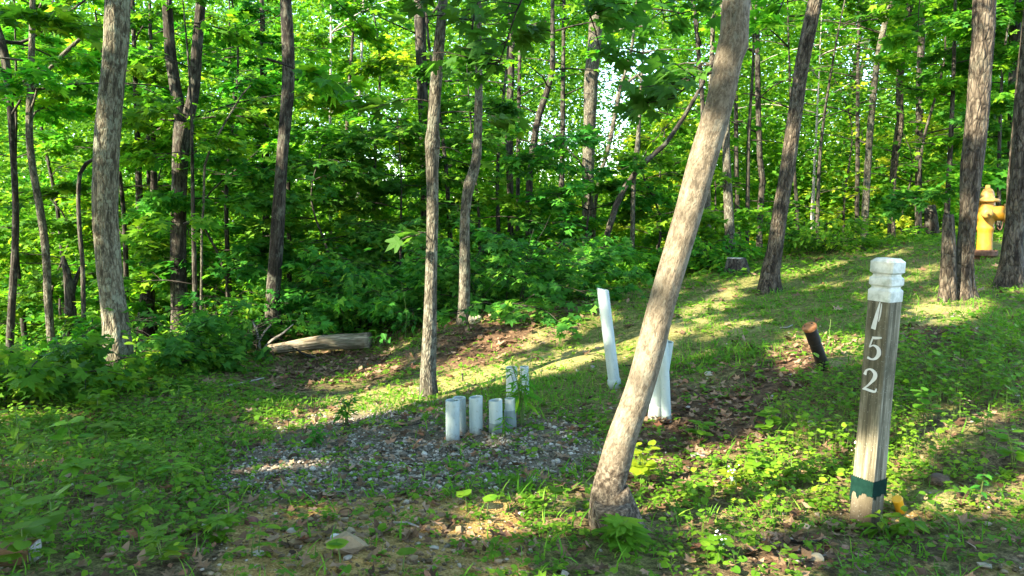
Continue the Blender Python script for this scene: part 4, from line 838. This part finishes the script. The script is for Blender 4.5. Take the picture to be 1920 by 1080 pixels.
# painted green band with a ragged lower edge
m = MB(); rg = np.random.default_rng(8); hb = hw+.0028; per = []
for s in range(4):
    for k in range(30): per.append((s, -1+2*k/30))
def ppt(s, u, z, h): return [(h, u*h, z), (-u*h, h, z), (-h, -u*h, z), (u*h, -h, z)][s]
zt = .215; _q = np.arange(len(per)); low = .150+.03*(n2(_q*.11, 0*_q, 1, 5, 2)-.5)-.075*np.maximum(0, n2(_q*.45, 0*_q, 1, 6, 2)-.52)*4*rg.random(len(per))
V = [ppt(s, u, zt+.003*math.sin(k*2.1), hb) for k, (s, u) in enumerate(per)]+[ppt(s, u, low[k], hb) for k, (s, u) in enumerate(per)]
n = len(per); T = []
for k in range(n): j = (k+1) % n; T += [(k, n+j, j), (k, n+k, n+j)]
m.add(V, T); m.build('green_band', M_GREEN, R, smooth=False)
def stroke(mb, cl, ws, x0, y0, sx, sy, depth, off):
    """a raised pen stroke on the post's +x face; cl in digit units"""
    C = catmull(np.column_stack([np.array(cl, float), np.array(ws, float)[:, None]]), .035); P = C[:, :2]*[sx, sy]; w = C[:, 2]*sx/2
    tn = unit(np.gradient(P, axis=0)); nr = np.stack([-tn[:, 1], tn[:, 0]], -1); A = P+nr*w[:, None]; B = P-nr*w[:, None]; n = len(P)
    def p3(q, d): return np.column_stack([np.full(len(q), hw+d), x0+q[:, 0], y0+q[:, 1]])
    V = np.vstack([p3(A, depth+off), p3(B, depth+off), p3(A, .0), p3(B, .0)]); T = []
    for i in range(n-1):
        a, b_, c, d = i, i+1, n+i, n+i+1; T += [(a, c, d), (a, d, b_), (a, b_, 2*n+i+1), (a, 2*n+i+1, 2*n+i), (c, 3*n+i, 3*n+i+1), (c, 3*n+i+1, d)]
    for i in (0, n-1): T += [(i, 2*n+i, 3*n+i), (i, 3*n+i, n+i)]
    mb.add(V, T)
def zpx(py): return (985-py)/(985-484)*Lp
def numeral(ch, ytop, ybot, cx, wd):
    mb = MB(); z0 = zpx(ybot); h = zpx(ytop)-z0; w = h*wd; x0 = cx-w/2
    S = {'1': [([(.26, .0), (.42, .45), (.60, 1.0)], [.34, .26, .05]), ([(.62, .30), (.70, .6), (.74, .96)], [.03, .09, .03])],
         '5': [([(.30, .93), (.6, .95), (.96, 1.0)], [.16, .17, .10]), ([(.34, .93), (.25, .74), (.16, .52)], [.09, .09, .07]), ([(.16, .52), (.45, .62), (.78, .52), (.86, .30), (.66, .09), (.36, .02), (.08, .07)], [.06, .10, .22, .26, .18, .10, .16])],
         '2': [([(.10, .70), (.20, .90), (.48, .98), (.78, .86), (.80, .66), (.58, .42), (.30, .20), (.08, .06)], [.20, .12, .12, .24, .26, .15, .10, .08]), ([(.04, .055), (.3, .075), (.62, .05), (.90, .06), (.98, .2)], [.08, .15, .15, .12, .05])]}[ch]
    for k, (c, ws) in enumerate(S): stroke(mb, c, ws, x0, z0, w, h, .003, .0005*k)
    o = mb.build('numeral_'+{'1': 'one', '5': 'five', '2': 'two'}[ch], M_NUM, R, smooth=False)
numeral('1', 562, 612, .004, .5); numeral('5', 625, 668, .002, .62); numeral('2', 685, 727, -.004, .66)

# ------------------------------------------------------------------ white pipe stubs
def pvc(nm, c, c2):
    t = NT(nm); o = t.obj(); z = t.n('ShaderNodeSeparateXYZ'); t.l(o, z.inputs[0]); n = t.noise(t.mapv(o, (1, 1, .2)), 30, 4, .65); f = t.noise(o, 45, 4, .7)
    col = t.mix(t.ramp(n, [(.42, 0.0), (.62, 1.0)]), c, c2)
    col = t.mix(t.ramp(t.math('ADD', t.math('MULTIPLY', z.outputs[2], 7.0), t.math('MULTIPLY', f, .8)), [(.35, .75), (.75, 0.0)]), col, (.13, .10, .06))   # mud splashed up from the soil
    col = t.mix(t.ramp(f, [(.60, 0.0), (.66, .45)]), col, (.20, .22, .17))
    return t.done(t.bsdf(col, .45, None, .35))
M_PVC = pvc('white_pipe_plastic', (.34, .405, .39), (.29, .35, .335)); M_PVCG = pvc('grey_pipe_plastic', (.19, .235, .225), (.14, .18, .17)); M_IN = simple('pipe_inside', (.30, .34, .34), .6, .2)
M_PVCW = pvc('pale_pipe_plastic', (.40, .44, .405), (.33, .37, .34))
def pipe(label, top, foot, wpx, coll=None, group='white pipe stubs in the gravel', name='plastic_pipe', slant=0.0, Yt=None, mat=None, cmat=None, Y=None):
    b = hit(*foot) if Y is None else at(foot[0], foot[1], Y); t = at(top[0], top[1], b[1] if Yt is None else Yt); L = np.linalg.norm(t-b); r = wpx/2/F*b[1]; b[2] -= 0
    R = root(name, b, label, 'pipe', group); R.matrix_world = axis_matrix(b, t)
    m = MB(); lathe(m, [(r, -.12), (r, L-.0015), (r-.0015, L), (r-.0055, L), (r-.007, L-.002), (r-.007, L-.2)], 40, sharp=True)
    if slant:
        for V in m.v: k = V[:, 2] > L-.01; V[k, 2] += slant*V[k, 0]
    m.build('pipe', mat or M_PVC, R, smooth=False)
    m = MB(); lathe(m, [(r-.0075, L-.19), (.0, L-.19)], 24); m.build('bore', M_IN, R)
    if coll:
        z0, z1, k = coll; m = MB(); lathe(m, [(r, z1*L-.003), (r*k-.003, z1*L-.003), (r*k, z1*L-.008), (r*k, z0*L-.05)][::-1], 40, sharp=True); m.build('coupling', cmat or M_PVCG, R, smooth=False)
    return R
pipe('white pipe stub nearest the camera, leftmost of the cluster in the gravel', (848.5,750), (849,827), 27)
pipe('white pipe stub half hidden behind the leftmost stub', (861,745), (862,812), 25)
pipe('white pipe stub standing alone in the middle of the cluster, angled rim', (892,744), (893,814), 26, slant=.12)
pipe('white pipe stub with a grey coupling around its foot', (929,750), (930,814), 26, coll=(0, .36, 1.08), slant=.1)
pipe('short pale pipe stub in a grey socket behind the weedy plant', (956,747), (957,806), 20, coll=(0, .66, 1.18), mat=M_PVCW)
pipe('taller white pipe behind the weedy plant, left of a pair', (959,688), (960,744), 22, coll=(-.1, .02, 1.15), mat=M_PVCW)
pipe('narrower white pipe behind the weedy plant, right of a pair', (983,687), (984,742), 17, coll=(-.1, .02, 1.15))
pipe('tall white pipe leaning left on the slope, with slanted top', (1130,542), (1153,728), 22, coll=(0, .095, 1.16), slant=-.35, cmat=M_PVC, group='tall white pipes on the slope')
pipe('tall white pipe with grey coupling, mostly behind the leaning trunk', (1250,640), (1228,785), 26, coll=(0, .19, 1.10), group='tall white pipes on the slope', Yt=4.5, cmat=M_PVCW)
pipe('tall white pipe with thin dark ring at its foot, behind the leaning trunk', (1242,610), (1250,790), 18, coll=(0, .08, 1.04), group='tall white pipes on the slope')
# dark pipe with its rusty cap
M_BLACK = simple('black_iron', (.008, .008, .008), .55, .3, 0, 25, .3, c2=(.022, .016, .012)); M_RUST = simple('rusty_cap', (.22, .085, .03), .85, .15, 0, 40, .3, c2=(.30, .15, .07))
b = hit(1546, 694); t = at(1517, 611, b[1]-.12); L = np.linalg.norm(t-b); r = 11/F*b[1]
R = root('capped_iron_pipe', b, 'leaning black pipe with a round rust-orange cap', 'pipe'); R.matrix_world = axis_matrix(b, t)
m = MB(); lathe(m, [(r, -.15), (r, L*.62), (r*1.06, L*.63), (r*1.06, L*.93), (r*1.18, L*.94)], 28, sharp=True); m.build('pipe', M_BLACK, R, smooth=False)
m = MB(); lathe(m, [(r*1.12, L*.935), (r*1.22, L*.945), (r*1.22, L*.985), (r*1.1, L), (0, L+.002)], 28); m.build('cap', M_RUST, R, smooth=False)
for a in (0.5, 2.6): m = MB(); lathe(m, [(.006, L), (.006, L+.004), (0, L+.005)], 8, Matrix.Translation((math.cos(a)*r*.7, math.sin(a)*r*.7, 0))); m.build('lug', M_BLACK, R)


# ------------------------------------------------------------------ fire hydrant
M_YEL = simple('worn_yellow_paint', (.36, .17, .008), .5, .3, 0, 16, .15, c2=(.28, .15, .02)); M_PALE = simple('faded_yellow_paint', (.34, .22, .05), .55, .3, 0, 26, .15, c2=(.20, .11, .025)); M_BASE = simple('rusty_base', (.07, .035, .02), .8, .2, 0, 20, .3, c2=(.12, .07, .045))
Yh = 8.75; hb_ = at(1845, 476, Yh); gz = float(H(hb_[0], Yh)); b = np.array([hb_[0], Yh, gz]); top = at(1845, 347, Yh)[2]; s = (top-b[2])/.82
R = root('fire_hydrant', b, 'worn yellow fire hydrant half hidden behind the stub trunk', 'fire hydrant'); R.matrix_world = Matrix.Translation(b)@Matrix.Scale(s, 4)
m = MB(); lathe(m, [(.10, -.15), (.10, .0), (.135, .02), (.135, .07), (.10, .075), (.09, .085)], 32, sharp=True); 
for k in range(8): lathe(m, [(.013, .065), (.013, .086), (0, .087)], 6, Matrix.Translation((.117*math.cos(k*.785), .117*math.sin(k*.785), 0)), sharp=True)
m.build('base_flange', M_BASE, R, smooth=False)
m = MB(); lathe(m, [(.082, .07), (.078, .12), (.076, .26), (.080, .30), (.088, .32), (.088, .345), (.082, .37), (.090, .42), (.095, .50), (.090, .56), (.080, .60), (.078, .63)], 32); m.build('barrel', M_YEL, R)
m = MB(); lathe(m, [(.078, .625), (.125, .630), (.130, .650), (.105, .665), (.075, .67), (.070, .70), (.060, .745), (.045, .775), (.028, .782)], 32); bon = m.build('bonnet', M_PALE, R)
m = MB(); lathe(m, [(.026, .78), (.024, .82), (0, .82)], 5, sharp=True); m.build('operating_nut', M_PALE, bon, smooth=False)
def nozzle(dirv, r, L, nm):
    d = Vector(dirv).normalized(); A = axis_matrix(Vector((0, 0, .50))+d*.05, Vector((0, 0, .50))+d*.2, (0, 0, 1))
    m = MB(); lathe(m, [(r*1.1, 0), (r, .05), (r, L-.045)], 28, A); nz = m.build(nm, M_YEL, R)
    m = MB(); lathe(m, [(r*1.22, L-.05), (r*1.25, L-.04), (r*1.22, L+.0), (r*1.05, L+.035), (r*.7, L+.05), (r*.3, L+.052)], 28, A); cpn = m.build('nozzle_cap', M_PALE, nz)
    m = MB(); lathe(m, [(r*.3, L+.05), (r*.26, L+.085), (0, L+.085)], 5, A, sharp=True); m.build('cap_nut', M_PALE, nz, smooth=False)
nozzle((.9, -.43, 0), .086, .16, 'pumper_nozzle'); nozzle((-.5, -.86, 0), .05, .13, 'hose_nozzle'); nozzle((.5, .86, 0), .05, .13, 'hose_nozzle')
m = MB(); th = np.linspace(0, 1, 24); tube(m, np.stack([.05+.09*th, -.085+.0*th-.03*np.sin(th*3.1), .40-.10*np.sin(th*3.14)+.03*th], -1), .006, 6); m.build('chain', M_BASE, R)

# ------------------------------------------------------------------ fallen log, dead sticks, stump, odd bits
a = hit(505, 664); c = hit(694, 652); a[2] += .05; c[2] += .08; P = catmull(np.array([a, (a+c)/2+[0, 0, .03], c]), .04); n = len(P)
R = root('fallen_log', (a[0], a[1], H(a[0], a[1])), 'barkless weathered log lying on leaf litter at the edge of the wood', 'log')
m = MB(); tube(m, P, np.linspace(.062, .098, n), 30, disp=bark_disp(.11, 44)); m.build('log', BARK_LOG, R, R.location)
p0 = (a+c)/2; m = MB(); q = catmull(np.array([at(592,672,p0[1]-.25), at(570,664,p0[1]-.25), at(555,655,p0[1]-.28), at(548,652,p0[1]-.3)]), .03); tube(m, q, np.linspace(.02, .008, len(q)), 8); m.build('branch_stub', BARK_DARK, R, R.location)
def stick(label, poly, Y=None, mat=None, name='stick', forks=(), group='dead sticks on the ground', lift=.0):
    Pp = hit(*np.array(poly, float)[:, :2].T)+np.array([0, 0, .012]) if Y is None else at(np.array(poly)[:, 0], np.array(poly)[:, 1], Y)
    r = np.array(poly, float)[:, 2]/2/F*Pp[:, 1]; m = MB(); C = catmull(np.column_stack([Pp, r]), .04); tube(m, C[:, :3], C[:, 3], 8, disp=bark_disp(.15, 3))
    for f in forks:
        q = at(np.array(f)[:, 0], np.array(f)[:, 1], Y if Y else Pp[0, 1]); q[0] = C[np.argmin(np.linalg.norm(C[:, :3]-q[0], axis=1)), :3]; CC = catmull(np.column_stack([q, np.array(f, float)[:, 2]/2/F*q[:, 1]]), .04); tube(m, CC[:, :3], CC[:, 3], 6)
    o = m.build(name, mat or BARK_PALE); tag(o, label, 'stick', group)
stick('pale forked dead branch standing up before the straight dark oak', [(489,664,7),(485,640,6),(480,618,5),(474,602,3)], 9.0, name='dead_branch', forks=[[(485,640,4),(496,622,4),(508,609,3)], [(481,620,3),(484,608,2)]])
stick('pale dead branch slanting up to the right above the log end', [(492,656,5),(510,638,5),(530,625,4),(550,608,2)], 8.95, name='dead_branch')
stick('thin fallen stick lying below the edge bushes', [(418,727,4),(450,722,4),(495,711,3)]); stick('short pale forked stick on the leaf litter', [(368,744,4),(384,752,4),(392,760,3)], forks=[])
stick('pale stick in the soil at the bottom', [(735,986,4),(762,988,5),(790,996,3)]); stick('pale stick among the leaves at the lower left', [(222,1017,6),(240,1012,6),(257,1011,5)], mat=BARK_PALE)
stick('pale twig lying in front of the leaning trunk foot', [(1490,1062,5),(1525,1052,6),(1552,1046,5)]); stick('thin dark twig lying across the gravel', [(735,802,3),(770,800,3),(812,792,2)], mat=BARK_DARK)
stick('pale twig in the grass near the rusty-capped pipe', [(1462,618,3),(1475,617,3),(1486,612,2)]); stick('curved twig on the bank above the iron pipe', [(1150,694,3),(1170,690,3),(1190,688,2)], mat=BARK_DARK)
stick('brown branch lying in the shaded leaves at the foot of the post', [(1470,1020,8),(1505,1026,8),(1545,1020,6)], mat=BARK_BROWN)
stick('dry stick on the grassy crest', [(1368,492,5),(1380,490,5),(1398,491,4)], mat=BARK_PALE)
b = hit(868, 716); m = MB(); t = at(867, 702, b[1]); tube(m, catmull(np.array([b-[0, 0, .05], (b+t)/2, t]), .02), .006, 8); lathe(m, [(.006, 0), (.012, .002), (.012, .008), (0, .009)], 8, Matrix.Translation(t)); tag(m.build('iron_stake', M_BLACK), 'small dark metal stake in the lit strip behind the pipes', 'stake')
b = hit(1382, 512); R = root('tree_stump', b, 'low mossy stump right of the mottled grey trunk', 'stump'); m = MB(); C = catmull(np.array([b-[0, 0, .06], b+[-.01, 0, .10], b+[-.02, 0, .20]]), .03); tube(m, C, np.linspace(.20, .12, len(C)), 24, disp=bark_disp(.1, 5)); m.build('stump', BARK_DARK, R, b)
m = MB(); lathe(m, [(.125, .198), (.122, .208), (0, .21)], 20, Matrix.Translation(b+[-.02, 0, 0])); m.build('cut_top', BARK_PALE, R, b)
b = hit(1689, 958); t = at(1680, 945, b[1]-.02); r = 10/F*b[1]; L = np.linalg.norm(t-b)+.01; R = root('yellow_marker_cap', b, 'short bright yellow capped peg in the ground right of the numbered post', 'ground marker'); R.matrix_world = axis_matrix(b, b+unit(t-b+np.array([0, -.004, .03])))
M_MK = simple('yellow_plastic', (.72, .34, .01), .45, .4, .1); m = MB(); lathe(m, [(r*.9, -.06), (r*.9, L)], 24); m.build('peg', M_MK, R)
m = MB(); lathe(m, [(r*.9, L), (r, L), (r, L+.008), (r*.85, L+.011), (0, L+.012)], 24); m.build('cap', M_MK, R, smooth=False)
b = hit(648, 966); R = root('rusty_disc', b, 'small rusty round lid lying on the soil', 'lid'); R.matrix_world = Matrix.Translation(b+[0, 0, .006])@Matrix.Rotation(.2, 4, 'X'); r = 14/F*b[1]
m = MB(); lathe(m, [(r, -.02), (r, .006), (r*.9, .011), (r*.86, .006)], 24); m.build('rim', M_BASE, R); m = MB(); lathe(m, [(r*.86, .006), (r*.5, .008), (0, .007)], 24); m.build('plate', simple('rust', (.16, .08, .04), .8, .2, 0, 30, .4, c2=(.26, .15, .07)), R)
# timber edging at the lower left corner
b = hit(20, 1078); R = root('timber_edging', b, 'end of a brown timber edging in the bottom left corner', 'timber'); tt = hit(66, 1050); M_TIM = simple('old_timber', (.20, .11, .05), .85, .2, 0, 12, .4, c2=(.11, .06, .03))
m = MB(); e = tt+[0, 0, .0]; dirv = unit(np.array([-1, -.16, -.03])); A = axis_matrix(e, e+dirv, (0, 0, 1)); p = []
def prism(m, A, hx, hy, z0, z1, c=.006):
    ring = [(hx, -hy+c), (hx, hy-c), (hx-c, hy), (-hx+c, hy), (-hx, hy-c), (-hx, -hy+c), (-hx+c, -hy), (hx-c, -hy)]; zz = np.linspace(z0, z1, 8); rg = np.random.default_rng(2)
    V = np.array([(x+rg.normal(0, .002), y+rg.normal(0, .002), z) for z in zz for x, y in ring]); T = []
    for i in range(7):
        for j in range(8): k = (j+1) % 8; T += [(i*8+j, i*8+k, i*8+8+k), (i*8+j, i*8+8+k, i*8+8+j)]
    T += [(0, j+1, j) for j in range(1, 7)]+[(56, 56+j, 57+j) for j in range(1, 7)]
    V = V@np.array(A)[:3, :3].T+np.array(A)[:3, 3]; m.add(V, T)
prism(m, A, .06, .045, 0, 1.2); m.build('timber', M_TIM, R, b, smooth=False)
m = MB(); prism(m, axis_matrix(e-dirv*.001, e-dirv*.006, (0, 0, 1)), .056, .041, 0, .005); m.build('cut_end', BARK_PALE, R, b, smooth=False)
# loose stones one can tell apart
def rock(label, px, py, w, c, c2, seed, flat=.55):
    rg = np.random.default_rng(seed); b = hit(px, py); V, T = ico()
    for _ in range(2):
        mid = {}; VV = list(V); TT = []
        def mp(i, j):
            k = (min(i, j), max(i, j))
            if k not in mid: mid[k] = len(VV); VV.append(unit((VV[i]+VV[j])/2))
            return mid[k]
        for i, j, k in T: a_, b_, c_ = mp(i, j), mp(j, k), mp(k, i); TT += [(i, a_, c_), (a_, j, b_), (c_, b_, k), (a_, b_, c_)]
        V, T = np.array(VV), np.array(TT)
    r = w/2/F*b[1]; V = V*(.75+.6*(fbm(V*1.3+seed, seed, 3)))[:, None]; V = np.clip(V, -.95, .95)*[r, r*.75, r*flat]; m = MB(); m.add(V+b+[0, 0, r*flat*.35], T)
    o = m.build('stone', simple('stone_%d' % seed, c, .85, .2, 0, 30, .5, c2=c2), smooth=False); tag(o, label, 'stone', 'loose stones')
rock('small white stone on the brown soil near the bottom', 632, 1013, 28, (.5, .48, .44), (.4, .38, .34), 1); rock('flat tan stone left of the white stone on the soil', 580, 1018, 24, (.15, .105, .055), (.10, .07, .04), 2, .4)
rock('dull reddish stone at the edge of the bare soil', 472, 985, 26, (.16, .07, .05), (.10, .05, .04), 3, .8); rock('pale flat stone in the shade by the fallen leaves', 1310, 858, 32, (.34, .33, .29), (.25, .23, .2), 4, .35)
rock('round tan stone by the leaning trunk foot', 1527, 1050, 34, (.36, .30, .19), (.26, .21, .13), 5, .6); rock('dark broken stone behind the leaning trunk', 1202, 890, 40, (.06, .045, .035), (.10, .08, .06), 6, .6)
rock('pale stone below the iron pipe on the lit grass', 1330, 705, 18, (.45, .42, .36), (.35, .32, .27), 7); rock('whitish stone at the lower left among round leaves', 415, 990, 20, (.34, .31, .27), (.25, .22, .18), 8, .5)
rock('pale stone beneath the bent slim trunk', 890, 604, 30, (.44, .38, .28), (.30, .26, .18), 9, .7); rock('dark lump of rock in the shade right of the numbered post', 1760, 906, 40, (.08, .055, .04), (.13, .09, .06), 10, .6)
# ------------------------------------------------------------------ single plants in the foreground
def plant(label, px, py, h, n, size, seed, tpl=OVATE, mat=None, spread=.35, pairs=3, name='seedling', cat='plant', group=None, top=True, lean=.15, flower=None):
    rng = np.random.default_rng(seed); b = hit(px, py); R = root(name, b, label, cat, group); ms = MB(); ml = MB(); mf = MB()
    for i in range(n):
        a = rng.uniform(0, 6.28); q = b+np.array([rng.normal(0, .012), rng.normal(0, .012), -.01]); hh = h*rng.uniform(.75, 1.1)
        tip = q+np.array([math.cos(a)*hh*lean, math.sin(a)*hh*lean, hh]); C = catmull(np.array([q, (q+tip)/2+[math.cos(a)*hh*-.05, 0, 0], tip]), .02)
        tube(ms, C, np.linspace(.0035, .0018, len(C)), 5)
        for k in range(pairs):
            z = C[int((len(C)-1)*(.35+.65*(k+1)/pairs) if pairs > 1 else len(C)-1)]
            for sgn in (0, math.pi):
                az = a+k*1.57+sgn+rng.normal(0, .25); el = rng.normal(.05, .2); D = np.array([[math.cos(az)*math.cos(el), math.sin(az)*math.cos(el), math.sin(el)]])
                p = z+D[0]*size*spread; tube(ms, np.array([z, (z+p)/2+[0, 0, .004], p]), .0012, 3, cap=False)
                leaves(ml, tpl, p[None], D, np.array([[rng.normal(0, .2), rng.normal(0, .2), 1.]]), size*rng.uniform(.75, 1.2)*(1-.12*k), np.clip(.5+rng.normal(0, .15), 0, 1))
        if top:
            az = a; leaves(ml, tpl, tip[None], np.array([[math.cos(az), math.sin(az), .1]]), np.array([[0, 0, 1.]]), size*.9, .6)
        if flower:
            for _ in range(flower[0]):
                o = tip+rng.normal(0, flower[2], 3)*[1, 1, 1.6]; V, T = ico(); mf.add(V*flower[1]*rng.uniform(.6, 1.2)*[1, 1, .8]+o, T)
    ms.build('stem', STEM, R, b); ml.build('foliage', mat or LEAF_GROUND, R, b, smooth=False)
    if flower: mf.build('blossom', flower[3], R, b)
UMB = fan([(.5*math.cos(a)*(1+.08*math.sin(5*a)), .5*math.sin(a)*(1+.08*math.sin(5*a))) for a in np.linspace(0, 6.283, 15)[:-1]], (0, 0), .25, .0)
for i, (px, py, h, lb) in enumerate([(880,958,.10,'umbrella-leaved sprout left of a matching pair before the leaning trunk'), (912,966,.09,'umbrella-leaved sprout beside its twin before the leaning trunk'), (1040,958,.11,'pale umbrella-leaved sprout standing tallest left of the leaning trunk'), (652,1062,.10,'umbrella-leaved sprout at the bottom centre of the soil'), (757,1075,.08,'umbrella-leaved sprout low at the bottom edge')]):
    plant(lb, px, py, h, 1, .075 if i < 3 else .065, 500+i, UMB, LEAF_GROUND, .0, 1, 'sprout', 'sprout', 'umbrella-leaved sprouts')
SEED = [(30,985,.18,.11), (95,1010,.14,.10), (150,930,.20,.11), (60,905,.22,.12), (215,950,.14,.09), (260,880,.18,.10), (330,925,.12,.09), (140,860,.22,.12), (410,1008,.10,.09), (30,850,.24,.12), (200,845,.18,.11), (180,790,.2,.12), (330,770,.18,.12), (60,1058,.12,.10), (300,1058,.10,.09), (480,1045,.10,.08)]
for i, (px, py, h, s) in enumerate(SEED):
    plant(['broad-leaved seedling in the shaded ground cover at lower left', 'broad-leaved seedling in the shaded ground cover at lower left'][0], px, py, h, 2, s*.8, 520+i, [OVATE, ROUND, MAPLE][i % 3], LEAF_GROUND, .3, 2, group='broad-leaved seedlings at the lower left')
plant('weedy plant with narrow leaves growing up among the white pipes', 978, 800, .46, 8, .12, 560, LANCE, LEAF, .1, 6, 'weed', 'plant', lean=.22)
plant('second narrow-leaved weed low beside the grey-footed pipe', 945, 822, .12, 4, .07, 561, LANCE, LEAF, .1, 3, 'weed', 'plant')
plant('bushy dark weed in the gravel left of the pipes', 650, 800, .22, 7, .075, 562, OVATE, LEAF_DEEP, .2, 4, 'weed', 'plant')
plant('dark leafy weed on the gravel mound', 590, 840, .14, 6, .06, 563, OVATE, LEAF_DEEP, .2, 3, 'weed', 'plant')
plant('lit yellow-green herb close behind the leaning trunk foot', 1203, 915, .22, 4, .06, 564, ROUND, LEAF_YELLOW, .3, 4, 'herb', 'plant')
plant('dark green lobed plant in front of the leaning trunk foot', 1165, 1030, .11, 4, .09, 565, MAPLE, LEAF_GROUND, .3, 2, 'herb', 'plant')
plant('leafy seedling by the foot of the numbered post', 1652, 1005, .09, 3, .075, 566, OVATE, LEAF_GROUND, .3, 2, 'seedling', 'plant')
plant('broad-leaved seedling right of the numbered post', 1700, 1000, .08, 3, .08, 567, OVATE, LEAF_GROUND, .4, 2, 'seedling', 'plant')
plant('dark upright seedling against the sunlit patch right of the post', 1822, 948, .17, 1, .06, 568, OVATE, LEAF_DEEP, .1, 4, 'seedling', 'plant')
M_BL = simple('cream_blossom', (.70, .62, .45), .7, .2, .1); M_WH = simple('white_blossom', (.72, .74, .72), .7, .2, .1)
plant('tall weed with fluffy cream seed heads left of the numbered post', 1596, 888, .20, 2, .035, 570, LANCE, LEAF_YELLOW, .1, 5, 'flowering_weed', 'flower', lean=.45, flower=(9, .006, .016, M_BL))
plant('low plant with white blossoms near the bottom, right of the leaning trunk', 1352, 1045, .10, 3, .05, 571, ROUND, LEAF_GROUND, .3, 2, 'flowering_weed', 'flower', lean=.3, flower=(6, .005, .012, M_WH))
plant('white blossoms in the lit patch between leaning trunk and post', 1375, 925, .10, 3, .045, 572, ROUND, LEAF_YELLOW, .3, 2, 'flowering_weed', 'flower', lean=.3, flower=(5, .005, .014, M_WH))
plant('slender bare weed stalk standing near the capped iron pipe', 1558, 655, .30, 1, .03, 573, LANCE, GRASS, .05, 5, 'weed_stalk', 'plant', lean=.06)
plant('tall thin weed stalk left of the slim maple trunk', 756, 640, .75, 1, .05, 574, LANCE, LEAF, .05, 6, 'weed_stalk', 'plant', lean=.05)
for i, (px, py, h) in enumerate([(1440,820,.16), (1468,800,.2), (1310,830,.12), (1700,700,.2), (1760,720,.22), (1850,700,.2), (1800,660,.16), (1890,760,.22), (1740,800,.2), (1850,840,.2), (1900,880,.18), (1290,935,.12), (1420,900,.15), (1500,905,.14)]):
    plant('light green herb in the thick growth around the numbered post', px, py, h, 3, .06, 600+i, [ROUND, OVATE][i % 2], LEAF_GROUND, .3, 3, 'herb', 'plant', 'light green herbs around the numbered post')
# broken-off overhanging branch with large maple leaves, reaching in from the leaning tree and from above
def overhang(label, p_from, p_to, Y, nt, nlf, seed, size=.11, mat=None, Y2=None):
    rng = np.random.default_rng(seed); a = at(*p_from, Y); b = at(*p_to, Y2 or Y); R = root('overhanging_branch', a, label, 'branch', 'leafy branches hanging into the picture from above'); mw = MB(); ml = MB()
    d = b-a; az = math.atan2(d[1], d[0]); el = math.asin(d[2]/np.linalg.norm(d))
    limb(mw, ml, a, az, el+.2, np.linalg.norm(d), rng, MAPLE, size, ntw=nt, nlf=nlf, r0=.012, droop=.5, gaps=False, twl=(.25, .6), tilt=.5, lanep=.3)
    mw.build('branch', BARK_DARK, R, a); ml.build('foliage', mat or LEAF_NEAR, R, a, smooth=False)
overhang('dark maple branch jutting left from behind the leaning trunk', (1352,130), (1262,178), 4.9, 9, 10, 701)
overhang('large-leaved maple branch hanging in at top centre', (1060,-120), (930,120), 5.2, 9, 9, 702); overhang('large-leaved maple branch above the stout grey trunk', (1010,-140), (1130,110), 5.4, 10, 10, 703)
overhang('maple branch across the top between slim maple and sky gap', (1180,-120), (1250,40), 6.0, 9, 10, 704); overhang('maple branch drooping in front of the bent slim trunk top', (930,-90), (880,110), 5.3, 6, 6, 705)
overhang('large soft-green leaf spray right of the straight dark oak', (500,110), (600,165), 6.8, 5, 8, 706, .16, LEAF); overhang('maple branch at the top right beside the leaning trunk', (1560,-160), (1450,60), 7, 10, 12, 707, .12, LEAF)
overhang('leafy branch hanging at the upper left corner', (-60,20), (130,60), 7.5, 12, 14, 708, .12, LEAF); overhang('leafy branch hanging between the kinked trunk and the stub trunk', (1760,-120), (1720,60), 8, 12, 14, 709, .12, LEAF)

# ------------------------------------------------------------------ light
w = bpy.data.worlds.new('World'); sc.world = w; w.use_nodes = True; nt = w.node_tree
sky = nt.nodes.new('ShaderNodeTexSky'); sky.sky_type = 'NISHITA'; sky.sun_disc = False; sky.sun_elevation = EL; sky.sun_rotation = AZ % (2*math.pi); sky.altitude = 200; sky.air_density = 1.0; sky.dust_density = .6; sky.ozone_density = 1.0
bg = nt.nodes['Background']; nt.links.new(sky.outputs[0], bg.inputs[0]); bg.inputs[1].default_value = .14
sun = bpy.data.lights.new('sun', 'SUN'); so = bpy.data.objects.new('sun', sun); COL.objects.link(so); sun.energy = 3.9; sun.angle = rad(.53); sun.color = (1.0, .88, .68)
so.rotation_euler = Vector(LDIR).to_track_quat('-Z', 'Y').to_euler()
vs = sc.view_settings; sc.display_settings.display_device = 'sRGB'; vs.view_transform = 'Standard'; vs.look = 'None'; vs.exposure = 3.12; vs.gamma = 1.0; vs.use_curve_mapping = False
cy = sc.cycles; cy.max_bounces = 7; cy.diffuse_bounces = 4; cy.glossy_bounces = 2; cy.transmission_bounces = 4; cy.transparent_max_bounces = 4; cy.caustics_reflective = False; cy.caustics_refractive = False
cy.use_denoising = True; cy.use_adaptive_sampling = False; cy.denoising_prefilter = 'ACCURATE'; cy.sample_clamp_indirect = 6
